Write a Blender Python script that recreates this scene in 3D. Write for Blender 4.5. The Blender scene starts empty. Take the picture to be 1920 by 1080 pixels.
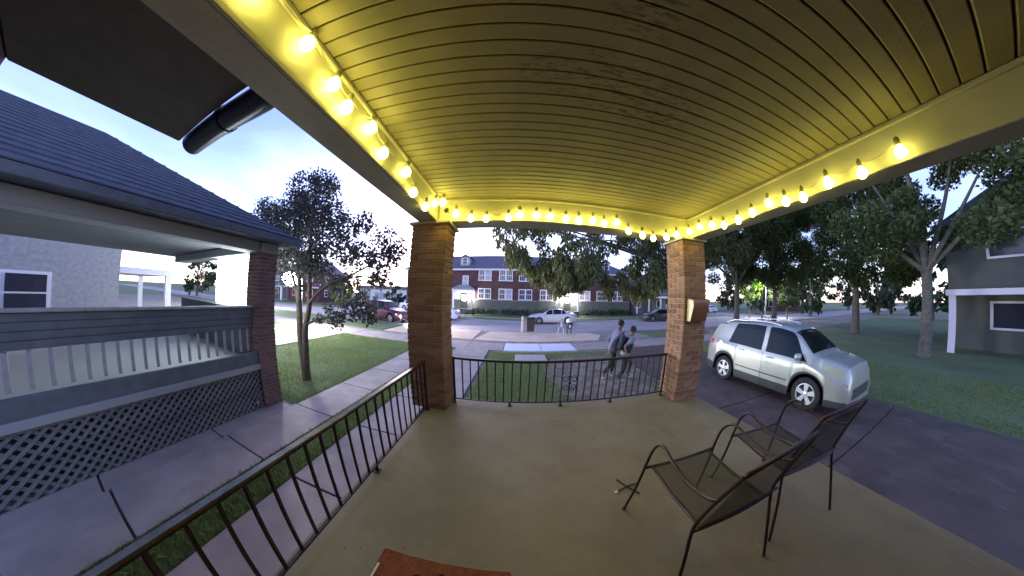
import bpy, math, random
import numpy as np
from mathutils import Vector, Matrix, noise
R = math.radians
random.seed(7)
sc = bpy.context.scene
COL = sc.collection

# ---------------------------------------------------------------- camera (fisheye porch camera)
CAM = (0.0, 0.0, 1.364)
yaw, pitch, roll = -0.01988, 0.03932, 0.02830
cy_, sy_, cp_, sp_ = math.cos(yaw), math.sin(yaw), math.cos(pitch), math.sin(pitch)
F = Vector((sy_*cp_, cy_*cp_, sp_)); Rt = Vector((cy_, -sy_, 0)); Up = Rt.cross(F)
R2 = math.cos(roll)*Rt + math.sin(roll)*Up; U2 = -math.sin(roll)*Rt + math.cos(roll)*Up
cd = bpy.data.cameras.new('camera'); cam = bpy.data.objects.new('camera', cd); COL.objects.link(cam)
m = Matrix((R2, U2, -F)).transposed().to_4x4(); m.translation = CAM; cam.matrix_world = m
cd.type = 'PANO'; cd.sensor_width = 36.0; cd.sensor_fit = 'HORIZONTAL'
cd.clip_start = 0.01; cd.clip_end = 2000
cc = cd
cc.panorama_type = 'FISHEYE_LENS_POLYNOMIAL'
cc.fisheye_fov = R(240)
cc.fisheye_polynomial_k0 = 0.0
cc.fisheye_polynomial_k1 = -1.02912174e-01
cc.fisheye_polynomial_k2 = -4.80430596e-03
cc.fisheye_polynomial_k3 = 4.54750072e-04
cc.fisheye_polynomial_k4 = -8.56825843e-06
sc.camera = cam

# ---------------------------------------------------------------- dusk sky, faint sun glow, exposure
w = bpy.data.worlds.new('World'); sc.world = w; w.use_nodes = True
nt = w.node_tree; nt.nodes.clear()
out = nt.nodes.new('ShaderNodeOutputWorld'); bg = nt.nodes.new('ShaderNodeBackground')
sky = nt.nodes.new('ShaderNodeTexSky'); sky.sky_type = 'NISHITA'; sky.sun_disc = False
SUN_EL, SUN_ROT = R(15), R(-22)
sky.sun_elevation = SUN_EL; sky.sun_rotation = SUN_ROT
sky.air_density = 1.0; sky.dust_density = 0.3; sky.ozone_density = 2.0; sky.altitude = 50
tint = nt.nodes.new('ShaderNodeMix'); tint.data_type = 'RGBA'; tint.blend_type = 'MULTIPLY'
tint.inputs[0].default_value = 1.0; tint.inputs[7].default_value = (.93, 0.79, 1.02, 1)
nt.links.new(sky.outputs[0], tint.inputs[6])
tcw = nt.nodes.new('ShaderNodeTexCoord'); mpw = nt.nodes.new('ShaderNodeMapping'); mpw.inputs['Scale'].default_value = (1, 1, 3.5)
nzw = nt.nodes.new('ShaderNodeTexNoise'); nzw.inputs['Scale'].default_value = 2.2; nzw.inputs['Detail'].default_value = 5
nt.links.new(tcw.outputs['Generated'], mpw.inputs[0]); nt.links.new(mpw.outputs[0], nzw.inputs['Vector'])
rpw = nt.nodes.new('ShaderNodeValToRGB'); rpw.color_ramp.elements[0].position = .35; rpw.color_ramp.elements[1].position = .7
rpw.color_ramp.elements[0].color = (.74, .76, .86, 1); rpw.color_ramp.elements[1].color = (1.25, 1.16, 1.06, 1)
nt.links.new(nzw.outputs['Fac'], rpw.inputs[0])
cld = nt.nodes.new('ShaderNodeMix'); cld.data_type = 'RGBA'; cld.blend_type = 'MULTIPLY'; cld.inputs[0].default_value = 1
nt.links.new(tint.outputs[2], cld.inputs[6]); nt.links.new(rpw.outputs[0], cld.inputs[7])
nt.links.new(cld.outputs[2], bg.inputs[0]); bg.inputs[1].default_value = 0.13
nt.links.new(bg.outputs[0], out.inputs[0])
sl = bpy.data.lights.new('sun', 'SUN'); so = bpy.data.objects.new('sun', sl); COL.objects.link(so)
sl.energy = 0.12; sl.angle = R(20); sl.color = (1.0, 0.86, 0.9)
sd = Vector((math.sin(SUN_ROT)*math.cos(SUN_EL), math.cos(SUN_ROT)*math.cos(SUN_EL), math.sin(SUN_EL)))
so.rotation_euler = sd.to_track_quat('Z', 'Y').to_euler()
vs = sc.view_settings
sc.display_settings.display_device = 'sRGB'
vs.view_transform = 'Standard'; vs.look = 'None'; vs.gamma = 1.0; vs.use_curve_mapping = False
vs.exposure = 2.1
sc.cycles.use_denoising = True
sc.cycles.max_bounces = 6; sc.cycles.transparent_max_bounces = 8
sc.cycles.sample_clamp_indirect = 4.0

# ---------------------------------------------------------------- materials
def mat(name, col, rough=0.7, metal=0.0, var=0.0, vscale=8.0, col2=None, bump=0.0, bscale=40.0,
        emit=None, estr=0.0, rnd=0.0, spec=0.5, coat=0.0, detail=4.0):
    m = bpy.data.materials.new(name); m.use_nodes = True
    t = m.node_tree; b = t.nodes['Principled BSDF']; N = t.nodes.new; L = t.links.new
    b.inputs['Base Color'].default_value = (*col, 1); b.inputs['Roughness'].default_value = rough
    b.inputs['Metallic'].default_value = metal; b.inputs['Specular IOR Level'].default_value = spec
    b.inputs['Coat Weight'].default_value = coat
    if emit: b.inputs['Emission Color'].default_value = (*emit, 1); b.inputs['Emission Strength'].default_value = estr
    tc = None; src = None
    if col2 or var or bump or rnd:
        tc = N('ShaderNodeTexCoord')
    if col2 or var:
        n = N('ShaderNodeTexNoise'); n.inputs['Scale'].default_value = vscale; n.inputs['Detail'].default_value = detail
        L(tc.outputs['Object'], n.inputs['Vector'])
        cr = N('ShaderNodeValToRGB')
        a = col; c = col2 or tuple(min(1, x*(1+var)) for x in col)
        if not col2: a = tuple(x*(1-var) for x in col)
        cr.color_ramp.elements[0].position = .32; cr.color_ramp.elements[1].position = .68
        cr.color_ramp.elements[0].color = (*a, 1); cr.color_ramp.elements[1].color = (*c, 1)
        L(n.outputs['Fac'], cr.inputs[0]); src = cr.outputs[0]
    if rnd:
        oi = N('ShaderNodeObjectInfo'); mr = N('ShaderNodeMapRange')
        mr.inputs[3].default_value = 1-rnd; mr.inputs[4].default_value = 1+rnd
        L(oi.outputs['Random'], mr.inputs[0])
        mx = N('ShaderNodeMix'); mx.data_type = 'RGBA'; mx.blend_type = 'MULTIPLY'; mx.inputs[0].default_value = 1
        if src: L(src, mx.inputs[6])
        else: mx.inputs[6].default_value = (*col, 1)
        L(mr.outputs[0], mx.inputs[7]); src = mx.outputs[2]
    if src: L(src, b.inputs['Base Color'])
    if bump:
        n2 = N('ShaderNodeTexNoise'); n2.inputs['Scale'].default_value = bscale; n2.inputs['Detail'].default_value = 6
        L(tc.outputs['Object'], n2.inputs['Vector'])
        bp = N('ShaderNodeBump'); bp.inputs['Strength'].default_value = bump; bp.inputs['Distance'].default_value = 0.01
        L(n2.outputs['Fac'], bp.inputs['Height']); L(bp.outputs[0], b.inputs['Normal'])
    return m

def add_stains(m, col, scale, lo, hi, amount=1.0, center=None, radius=None, stretch=(1,1,1)):
    """patches of another colour over a material's base colour; noise in world-fixed object space"""
    t = m.node_tree; b = t.nodes['Principled BSDF']; N = t.nodes.new; L = t.links.new
    g = N('ShaderNodeNewGeometry'); mp = N('ShaderNodeMapping'); mp.inputs['Scale'].default_value = stretch
    L(g.outputs['Position'], mp.inputs[0])
    n = N('ShaderNodeTexNoise'); n.inputs['Scale'].default_value = scale; n.inputs['Detail'].default_value = 8
    n.inputs['Roughness'].default_value = .65
    L(mp.outputs[0], n.inputs['Vector'])
    r = N('ShaderNodeMapRange'); r.inputs[1].default_value = lo; r.inputs[2].default_value = hi
    r.inputs[4].default_value = amount; L(n.outputs['Fac'], r.inputs[0]); f = r.outputs[0]
    if center is not None:
        vd = N('ShaderNodeVectorMath'); vd.operation = 'DISTANCE'; vd.inputs[1].default_value = center
        L(g.outputs['Position'], vd.inputs[0])
        r2 = N('ShaderNodeMapRange'); r2.inputs[1].default_value = radius; r2.inputs[2].default_value = radius*.3
        L(vd.outputs['Value'], r2.inputs[0])
        mu = N('ShaderNodeMath'); mu.operation = 'MULTIPLY'; L(f, mu.inputs[0]); L(r2.outputs[0], mu.inputs[1]); f = mu.outputs[0]
    mx = N('ShaderNodeMix'); mx.data_type = 'RGBA'; L(f, mx.inputs[0])
    lk = b.inputs['Base Color'].links
    if lk: L(lk[0].from_socket, mx.inputs[6])
    else: mx.inputs[6].default_value = b.inputs['Base Color'].default_value
    mx.inputs[7].default_value = (*col, 1)
    L(mx.outputs[2], b.inputs['Base Color'])

M = {}
M['brick'] = mat('brick_clay', (.27, .145, .080), .9, var=.25, vscale=25, rnd=.3, bump=.5, bscale=90)
M['mortar'] = mat('mortar', (.36, .31, .24), .95, var=.15, vscale=30, bump=.4, bscale=120)
M['ceil'] = mat('ceiling_paint', (.26, .232, .135), .6, var=.16, vscale=3, rnd=.05, bump=.15, bscale=60)
for c, r_ in (((.40, .86, 2.48), .32), ((.62, .95, 2.48), .30), ((.85, .98, 2.48), .30), ((.5, .38, 2.48), .25), ((.1, .8, 2.48), .15)):
    add_stains(M['ceil'], (.07, .045, .02), 34, .52, .57, .8, c, r_, (.45, 1.6, 1))
add_stains(M['ceil'], (.16, .11, .05), 26, .69, .74, .7, None, None, (.5, 1.5, 1))
add_stains(M['ceil'], (.34, .27, .12), 1.6, .45, .75, .55)
M['ceilback'] = mat('ceiling_gap', (.04, .03, .015), .9)
M['beam'] = mat('beam_paint', (.47, .45, .30), .55, var=.08, vscale=5, bump=.15, bscale=30)
add_stains(M['beam'], (.14, .11, .06), 14, .68, .73, .6)
M['floor'] = mat('porch_floor_paint', (.20, .165, .075), .62, col2=(.26, .215, .105), vscale=1.6, bump=.12, bscale=260, detail=8)
add_stains(M['floor'], (.11, .09, .045), 3.5, .5, .75, .4)
add_stains(M['floor'], (.30, .27, .20), 1.1, .52, .7, .5)
add_stains(M['floor'], (.42, .38, .28), 24, .71, .76, .7)
add_stains(M['floor'], (.40, .34, .22), 9, .66, .72, .45, None, None, (1, .3, 1))
add_stains(M['floor'], (.06, .05, .03), 18, .74, .78, .7)
M['iron'] = mat('railing_iron', (.035, .022, .022), .5, .3, var=.3, vscale=20, bump=.3, bscale=60)
M['ironsheen'] = mat('rail_cap_sheen', (.16, .14, .11), .32, .8, var=.3, vscale=14)  # sheen of the side top rail put into a lighter metal colour
M['conc'] = mat('concrete', (.37, .30, .275), .85, var=.14, vscale=2.5, bump=.3, bscale=80, rnd=.07, detail=8)
add_stains(M['conc'], (.20, .18, .19), 1.5, .5, .75, .6)
M['concold'] = mat('old_concrete', (.27, .23, .22), .85, var=.16, vscale=2.5, bump=.35, bscale=80, rnd=.08, detail=8)
add_stains(M['concold'], (.13, .115, .12), 1.8, .5, .72, .6)
M['concnew'] = mat('new_concrete', (.74, .72, .80), .8, var=.04, vscale=5)
M['pinkslab'] = mat('pinkish_slab', (.42, .37, .36), .85, var=.1, vscale=8, bump=.3)
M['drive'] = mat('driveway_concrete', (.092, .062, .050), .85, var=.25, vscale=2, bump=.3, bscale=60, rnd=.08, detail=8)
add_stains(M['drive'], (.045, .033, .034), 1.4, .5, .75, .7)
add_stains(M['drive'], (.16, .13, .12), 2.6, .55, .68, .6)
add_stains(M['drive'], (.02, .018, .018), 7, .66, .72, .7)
M['road'] = mat('asphalt_worn', (.36, .31, .31), .85, var=.1, vscale=.6, bump=.3, bscale=50, detail=8)
add_stains(M['road'], (.17, .16, .19), .5, .5, .7, .6, None, None, (.2, 1, 1))
M['lawn'] = mat('lawn_soil', (.07, .11, .035), .95, col2=(.115, .15, .055), vscale=1.2, bump=.6, bscale=40, detail=8)
add_stains(M['lawn'], (.12, .10, .06), 1.1, .58, .75, .6)
M['far_lawn'] = mat('far_lawn', (.08, .12, .045), .95, col2=(.12, .17, .07), vscale=.6, bump=.6, bscale=20)
M['dirt'] = mat('bare_dirt', (.12, .095, .065), .95, col2=(.33, .29, .24), vscale=2.2, bump=.6, bscale=30, detail=10)
M['tan'] = mat('tan_dirt_headlit', (.60, .43, .30), .95, col2=(.70, .54, .43), vscale=1.2, bump=.3, bscale=20, detail=8)
M['kerb'] = mat('kerb_stone', (.42, .39, .40), .85, var=.1, vscale=4)
M['bark'] = mat('bark', (.10, .075, .06), .95, var=.35, vscale=12, bump=1, bscale=25)
M['barkgrey'] = mat('grey_bark', (.13, .12, .10), .95, var=.3, vscale=8, bump=1, bscale=15)
def leafmat(name, a, b_, tr=.35):
    m = bpy.data.materials.new(name); m.use_nodes = True; t = m.node_tree; t.nodes.clear(); N = t.nodes.new; L = t.links.new
    o = N('ShaderNodeOutputMaterial'); g = N('ShaderNodeNewGeometry'); cr = N('ShaderNodeValToRGB')
    cr.color_ramp.elements[0].color = (*a, 1); cr.color_ramp.elements[1].color = (*b_, 1)
    n = N('ShaderNodeTexNoise'); n.inputs['Scale'].default_value = 2.5
    L(g.outputs['Position'], n.inputs['Vector'])
    ad = N('ShaderNodeMath'); ad.operation = 'MULTIPLY_ADD'; ad.inputs[1].default_value = .5
    L(g.outputs['Random Per Island'], ad.inputs[0])
    m2 = N('ShaderNodeMath'); m2.operation = 'MULTIPLY'; m2.inputs[1].default_value = .5; L(n.outputs['Fac'], m2.inputs[0]); L(m2.outputs[0], ad.inputs[2])
    L(ad.outputs[0], cr.inputs[0])
    d = N('ShaderNodeBsdfPrincipled'); d.inputs['Roughness'].default_value = .6; L(cr.outputs[0], d.inputs['Base Color'])
    tl = N('ShaderNodeBsdfTranslucent'); L(cr.outputs[0], tl.inputs[0])
    mx = N('ShaderNodeMixShader'); mx.inputs[0].default_value = tr
    L(d.outputs[0], mx.inputs[1]); L(tl.outputs[0], mx.inputs[2]); L(mx.outputs[0], o.inputs[0])
    return m
M['leaf'] = leafmat('leaves_dark', (.035, .05, .035), (.07, .085, .055))
M['leafred'] = leafmat('leaves_purple', (.055, .055, .048), (.13, .125, .11))
M['leafoak'] = leafmat('leaves_street_tree', (.045, .07, .02), (.11, .14, .04))
M['needle'] = leafmat('needles', (.065, .075, .025), (.17, .18, .06), .35)
M['leaflamplit'] = leafmat('leaves_lamplit', (.16, .30, .03), (.42, .60, .08))  # lamplight on the leaves is painted in as bright yellow green
M['hedge'] = leafmat('leaves_hedge', (.02, .045, .02), (.05, .085, .035))
M['grass'] = leafmat('grass_blades', (.14, .195, .05), (.31, .37, .11), .3)
M['litter'] = leafmat('dry_leaves', (.16, .12, .085), (.42, .36, .30), .1)
M['redbrick'] = mat('row_house_brick', (.10, .042, .046), .9, var=.2, vscale=1.2, bump=.2)
M['stonebase'] = mat('row_house_base', (.10, .105, .095), .9, var=.15, vscale=1)
M['slate'] = mat('slate_roof', (.12, .11, .15), .8, var=.08, vscale=.8)
M['trim'] = mat('white_trim', (.72, .70, .78), .6)
M['trimgrey'] = mat('grey_trim', (.33, .32, .34), .7, var=.15, vscale=8)
M['lattice'] = mat('lattice_paint', (.15, .155, .17), .8, var=.3, vscale=3)
M['soffit'] = mat('soffit_boards', (.10, .09, .065), .8, var=.15, vscale=6)
M['glassdk'] = mat('window_glass', (.03, .03, .05), .12, spec=.8)
M['curtain'] = mat('window_curtain', (.38, .38, .46), .6)
M['door'] = mat('dark_door', (.03, .03, .03), .5)
M['lit'] = mat('opening_glow', (1, 1, 1), .5, emit=(.88, .98, 1), estr=3)
M['litwarm'] = mat('porch_lamp', (1, 1, 1), .5, emit=(1, .97, .9), estr=14)
M['nbsiding'] = mat('neighbour_wood', (.12, .13, .15), .8, var=.15, vscale=6, bump=.2)
M['nbroof'] = mat('neighbour_shingle', (.075, .085, .11), .9, var=.2, vscale=6, bump=.4)
M['nbtrim'] = mat('neighbour_trim', (.30, .31, .33), .7)
M['nbbrick'] = mat('neighbour_brick', (.17, .095, .09), .9, var=.2, vscale=20, rnd=.22, bump=.4)
M['blackmetal'] = mat('black_metal', (.012, .011, .014), .35, .4)
M['silver'] = mat('silver_paint', (.44, .47, .40), .36, .45, coat=.5)
M['silver2'] = mat('pale_silver_paint', (.55, .56, .66), .34, .35, coat=.5)
M['white'] = mat('white_car_paint', (.72, .73, .80), .3, coat=.6)
M['redcar'] = mat('dark_red_paint', (.09, .012, .03), .35, coat=.35)
M['darkcar'] = mat('dark_car_paint', (.03, .03, .035), .3, coat=.7)
M['plastic'] = mat('black_plastic', (.045, .05, .05), .6)
M['rubber'] = mat('rubber', (.02, .02, .02), .85)
M['rim'] = mat('alloy_rim', (.70, .72, .72), .3, .5)
M['hub'] = mat('grey_rim', (.32, .33, .36), .4, .5)
M['carglass'] = mat('car_glass', (.008, .012, .012), .12, spec=.3)
M['seam'] = mat('panel_seam', (.02, .02, .02), .8)
M['taillight'] = mat('tail_light', (.55, .03, .06), .25, coat=.5)
M['headlight'] = mat('headlight_glass', (.30, .31, .33), .1)
M['lamphead'] = mat('flood_lamp', (1, 1, 1), .5, emit=(.92, .98, 1), estr=30)
M['headlit'] = mat('headlight_on', (1, 1, 1), .3, emit=(1, .93, 1), estr=25)
M['chair'] = mat('chair_tube', (.045, .022, .022), .32, .5, var=.3, vscale=12)
M['mat'] = mat('coir', (.26, .075, .02), .98, var=.25, vscale=40, bump=1, bscale=250)
M['matprint'] = mat('mat_print', (.02, .008, .012), .95, bump=.6, bscale=200)
M['binlid'] = mat('bin_lid', (.02, .02, .03), .5)
M['binbody'] = mat('bin_body', (.075, .045, .035), .6)
add_stains(M['silver'], (.30, .31, .27), 1.2, .55, .8, .35)
M['offwhite'] = mat('off_white', (.72, .70, .66), .6)
M['post'] = mat('mailbox_brown', (.19, .09, .035), .38, .35, var=.15, vscale=6)
M['mboxlit'] = mat('mailbox_lit_side', (.62, .58, .33), .35, .3)  # bulb light on the mailbox side painted in as pale yellow
M['skin'] = mat('skin', (.20, .12, .085), .6)
M['hair'] = mat('hair', (.012, .010, .014), .7)
M['hoodie'] = mat('lavender_grey_cotton', (.17, .17, .235), .9, var=.1, vscale=12)
M['vest'] = mat('black_vest', (.02, .02, .028), .7)
M['shirt'] = mat('pale_grey_cotton', (.27, .29, .29), .9)
M['pants'] = mat('dark_trousers', (.03, .033, .028), .9)
M['shoe'] = mat('pale_shoe', (.40, .38, .36), .6)
M['rods'] = mat('dark_rod', (.06, .04, .02), .9)

# ---------------------------------------------------------------- helpers
def new_obj(name, me, parent=None):
    o = bpy.data.objects.new(name, me); COL.objects.link(o)
    if parent: o.parent = parent
    return o
def tag(o, label=None, cat=None, group=None, kind=None):
    if label: o['label'] = label
    if cat: o['category'] = cat
    if group: o['group'] = group
    if kind: o['kind'] = kind
    return o
def thing(name, label, cat, loc=(0,0,0), rz=0, group=None):
    o = new_obj(name, None); o.location = loc; o.rotation_euler = (0, 0, rz); o.empty_display_size = .1
    return tag(o, label, cat, group)

class MB:
    def __init__(s): s.v = []; s.f = []; s.mi = []; s.cur = 0
    def add(s, vs, fs):
        n = len(s.v); s.v += [tuple(v) for v in vs]; s.f += [tuple(i+n for i in f) for f in fs]; s.mi += [s.cur]*len(fs); return s
    def box(s, x0, y0, z0, x1, y1, z1, b=0.0, T=None):
        if b <= 0:
            vs = [(x, y, z) for z in (z0, z1) for y in (y0, y1) for x in (x0, x1)]
            fs = [(0,2,3,1), (4,5,7,6), (0,1,5,4), (2,6,7,3), (0,4,6,2), (1,3,7,5)]
        else:
            b = min(b, (x1-x0)*.45, (y1-y0)*.45, (z1-z0)*.45)
            vs = []; idx = {}
            for i, (X, sx) in enumerate(((x0, 1), (x1, -1))):
                for j, (Y, sy) in enumerate(((y0, 1), (y1, -1))):
                    for k, (Z, sz) in enumerate(((z0, 1), (z1, -1))):
                        for a in range(3):
                            p = [X+sx*b, Y+sy*b, Z+sz*b]; p[a] = (X, Y, Z)[a]
                            idx[i,j,k,a] = len(vs); vs.append(tuple(p))
            fs = []
            I = lambda i,j,k,a: idx[i,j,k,a]
            fs += [(I(0,0,0,0),I(0,0,1,0),I(0,1,1,0),I(0,1,0,0)), (I(1,0,0,0),I(1,1,0,0),I(1,1,1,0),I(1,0,1,0)),
                   (I(0,0,0,1),I(1,0,0,1),I(1,0,1,1),I(0,0,1,1)), (I(0,1,0,1),I(0,1,1,1),I(1,1,1,1),I(1,1,0,1)),
                   (I(0,0,0,2),I(0,1,0,2),I(1,1,0,2),I(1,0,0,2)), (I(0,0,1,2),I(1,0,1,2),I(1,1,1,2),I(0,1,1,2))]
            for j in (0,1):
                for k in (0,1): fs.append((I(0,j,k,1),I(1,j,k,1),I(1,j,k,2),I(0,j,k,2)))
            for i in (0,1):
                for k in (0,1): fs.append((I(i,0,k,0),I(i,1,k,0),I(i,1,k,2),I(i,0,k,2)))
                for j in (0,1): fs.append((I(i,j,0,0),I(i,j,1,0),I(i,j,1,1),I(i,j,0,1)))
                for j in (0,1):
                    for k in (0,1): fs.append((I(i,j,k,0),I(i,j,k,1),I(i,j,k,2)))
        if T is not None: vs = [T @ Vector(v) for v in vs]
        return s.add(vs, fs)
    def tube(s, pts, r, n=8, closed=False, caps=True):
        pts = [Vector(p) for p in pts]; rs = r if isinstance(r, (list, tuple)) else [r]*len(pts)
        L = len(pts); vs = []; fs = []
        ref = None
        for i, p in enumerate(pts):
            if closed: d = pts[(i+1) % L]-pts[i-1]
            else: d = pts[min(i+1, L-1)]-pts[max(i-1, 0)]
            d.normalize()
            if ref is None:
                ref = Vector((0,0,1)) if abs(d.z) < .9 else Vector((1,0,0))
            u = (ref - d*ref.dot(d)); 
            if u.length < 1e-5: u = d.orthogonal()
            u.normalize(); ref = u; v = d.cross(u)
            for k in range(n):
                a = 2*math.pi*k/n; vs.append(p + rs[i]*(math.cos(a)*u+math.sin(a)*v))
        m_ = L if closed else L-1
        for i in range(m_):
            for k in range(n):
                a = i*n+k; b = i*n+(k+1) % n; c = ((i+1) % L)*n+(k+1) % n; d_ = ((i+1) % L)*n+k
                fs.append((a, b, c, d_))
        if caps and not closed: fs += [tuple(range(n-1, -1, -1)), tuple(range((L-1)*n, L*n))]
        return s.add(vs, fs)
    def lathe(s, prof, n=24, T=None):   # prof [(r,z)]
        vs = []; fs = []; P = len(prof)
        for (r, z) in prof:
            for k in range(n):
                a = 2*math.pi*k/n; vs.append(Vector((r*math.cos(a), r*math.sin(a), z)))
        for i in range(P-1):
            for k in range(n): fs.append((i*n+k, i*n+(k+1) % n, (i+1)*n+(k+1) % n, (i+1)*n+k))
        fs += [tuple(range(n-1, -1, -1)), tuple(range((P-1)*n, P*n))]
        if T is not None: vs = [T @ v for v in vs]
        return s.add(vs, fs)
    def prism(s, poly, y0, y1, axis='y', T=None):   # poly in (a,b); extruded along axis
        n = len(poly)
        def P(a, b, c): return {'y': (a, c, b), 'x': (c, a, b), 'z': (a, b, c)}[axis]
        vs = [P(a, b, y0) for a, b in poly]+[P(a, b, y1) for a, b in poly]
        fs = [tuple(range(n)), tuple(range(2*n-1, n-1, -1))]+[(i, i+n, (i+1) % n+n, (i+1) % n) for i in range(n)]
        if T is not None: vs = [T @ Vector(v) for v in vs]
        return s.add(vs, fs)
    def mesh(s, name, mats, smooth=False, recalc=True):
        me = bpy.data.meshes.new(name); me.from_pydata(s.v, [], s.f)
        for m_ in (mats if isinstance(mats, (list, tuple)) else [mats]): me.materials.append(m_)
        if any(s.mi): me.polygons.foreach_set('material_index', s.mi)
        if recalc:
            import bmesh
            b = bmesh.new(); b.from_mesh(me); bmesh.ops.recalc_face_normals(b, faces=b.faces); b.to_mesh(me); b.free()
        if smooth:
            me.polygons.foreach_set('use_smooth', [True]*len(me.polygons))
            try: me.set_sharp_from_angle(angle=R(smooth if smooth is not True else 40))
            except Exception: pass
        me.update(); return me
    def obj(s, name, mats, parent=None, smooth=False, loc=None):
        o = new_obj(name, s.mesh(name, mats, smooth), parent)
        if loc: o.location = loc
        return o
def bez(pts, n=6):
    """Catmull-Rom through pts"""
    P = [Vector(p) for p in pts]; out_ = []
    for i in range(len(P)-1):
        p0 = P[max(i-1, 0)]; p1 = P[i]; p2 = P[i+1]; p3 = P[min(i+2, len(P)-1)]
        for k in range(n):
            t = k/n; out_.append(.5*((2*p1)+(p2-p0)*t+(2*p0-5*p1+4*p2-p3)*t*t+(3*p1-p0-3*p2+p3)*t**3))
    out_.append(P[-1]); return out_
def place(me, name, parent, loc, rz=0):
    o = new_obj(name, me, parent); o.location = loc; o.rotation_euler = (0, 0, rz); return o
def copy_tree(o, parent=None):
    c = o.copy(); COL.objects.link(c)
    if parent: c.parent = parent
    for ch in list(o.children): copy_tree(ch, c)
    return c

# ================================================================ SETTING: ground
def slab(name, x0, y0, x1, y1, ztop, m_, kind='structure', th=.25, parent=None):
    o = MB().box(x0, y0, ztop-th, x1, y1, ztop).obj(name, m_, parent)
    if kind and not parent: o['kind'] = kind
    return o
g = MB().add([(-600,-300,-1.07), (600,-300,-1.07), (600,900,-1.07), (-600,900,-1.07)], [(0,1,2,3)]).obj('ground', M['far_lawn']); g['kind'] = 'structure'
r = MB().add([(-200,17.75,-1.05), (200,17.75,-1.05), (200,26.9,-1.05), (-200,26.9,-1.05)], [(0,1,2,3)]).obj('road', M['road']); r['kind'] = 'structure'
r2 = MB().add([(33,26.9,-1.046), (44,26.9,-1.046), (60,160,-1.046), (49,160,-1.046)], [(0,1,2,3)]).obj('road', M['road']); r2['kind'] = 'structure'
r3 = MB().add([(-27,26.9,-1.046), (-20,26.9,-1.046), (-20,60,-1.046), (-27,60,-1.046)], [(0,1,2,3)]).obj('road', M['road']); r3['kind'] = 'structure'

def soft_lawn(name, x0, y0, x1, y1, z, m_, nx=40, ny=40, amp=.015, edge=.03):
    vs = []; fs = []
    for j in range(ny+1):
        for i in range(nx+1):
            x = x0+(x1-x0)*i/nx; y = y0+(y1-y0)*j/ny
            e = min(i, nx-i, j, ny-j)
            zz = z+amp*noise.noise(Vector((x*.9, y*.9, 3)))*1.2 - (edge if e == 0 else 0)
            if e == 0:
                x += .03*noise.noise(Vector((x*3, y*3, 0))); y += .03*noise.noise(Vector((x*3, y*3, 5)))
            vs.append((x, y, zz))
    for j in range(ny):
        for i in range(nx):
            a = j*(nx+1)+i; fs.append((a, a+1, a+nx+2, a+nx+1))
    o = MB().add(vs, fs).obj(name, m_, smooth=80); o['kind'] = 'structure'; return o
LZ = -.865
slab('yard_soil', -60, -8, 60, 13.3, -.90, M['dirt'])
soft_lawn('lawn', -3.13, -4, -2.56, 10.55, LZ, M['lawn'], 8, 60)
soft_lawn('lawn', -9.0, 3.05, -4.17, 10.5, LZ, M['lawn'])
soft_lawn('lawn', -30, 2.6, -10.6, 10.5, LZ, M['far_lawn'])
soft_lawn('lawn', -1.02, 3.1, 4.05, 10.35, LZ, M['lawn'])
soft_lawn('lawn', 8.3, -6, 50, 10.5, LZ, M['far_lawn'])
slab('tree_lawn', -60, 13.3, -8.4, 17.55, -.935, M['far_lawn'])
slab('tree_lawn', -8.2, 13.4, -2.35, 17.55, -.935, M['tan'])  # headlight glow on the apron painted in as pale tan
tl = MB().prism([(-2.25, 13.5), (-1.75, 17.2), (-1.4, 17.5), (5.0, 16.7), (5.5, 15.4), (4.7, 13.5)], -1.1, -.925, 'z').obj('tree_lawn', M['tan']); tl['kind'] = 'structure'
tl = MB().prism([(8.7, 13.0), (11.8, 13.0), (14, 16.9), (8.6, 16.2)], -1.1, -.928, 'z').obj('tree_lawn', M['far_lawn']); tl['kind'] = 'structure'
slab('verge', 14.5, 13.2, 60, 16.9, -.935, M['dirt'])
slab('verge', -2.38, 12.6, 8.8, 17.5, -.95, M['concold'])
for (a, b) in ((-60, -8.3), (-8.3, -2.3)): slab('kerb', a, 17.55, b, 17.72, -.925, M['kerb'])
k = MB().prism([(-2.3, 17.55), (5, 17.0), (5, 17.2), (-2.3, 17.72)], -1.2, -.93, 'z').obj('kerb', M['kerb']); k['kind'] = 'structure'
slab('kerb', 14.4, 16.95, 60, 17.1, -.925, M['kerb'])
# far side of the road
slab('kerb', -19.8, 26.85, 32.9, 27.02, -.93, M['kerb'])
slab('far_verge', -19.8, 27.02, 32.9, 29.6, -.93, M['far_lawn'])
slab('far_sidewalk', -19.8, 29.6, 32.9, 30.7, -.915, M['conc'])
slab('far_lawn', -19.8, 30.7, 32.9, 60, -.87, M['far_lawn'])
slab('far_lawn', -80, 27.0, -27.2, 60, -.9, M['far_lawn'])
slab('far_lawn', 44.5, 27.0, 120, 60, -.9, M['far_lawn'])

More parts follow.
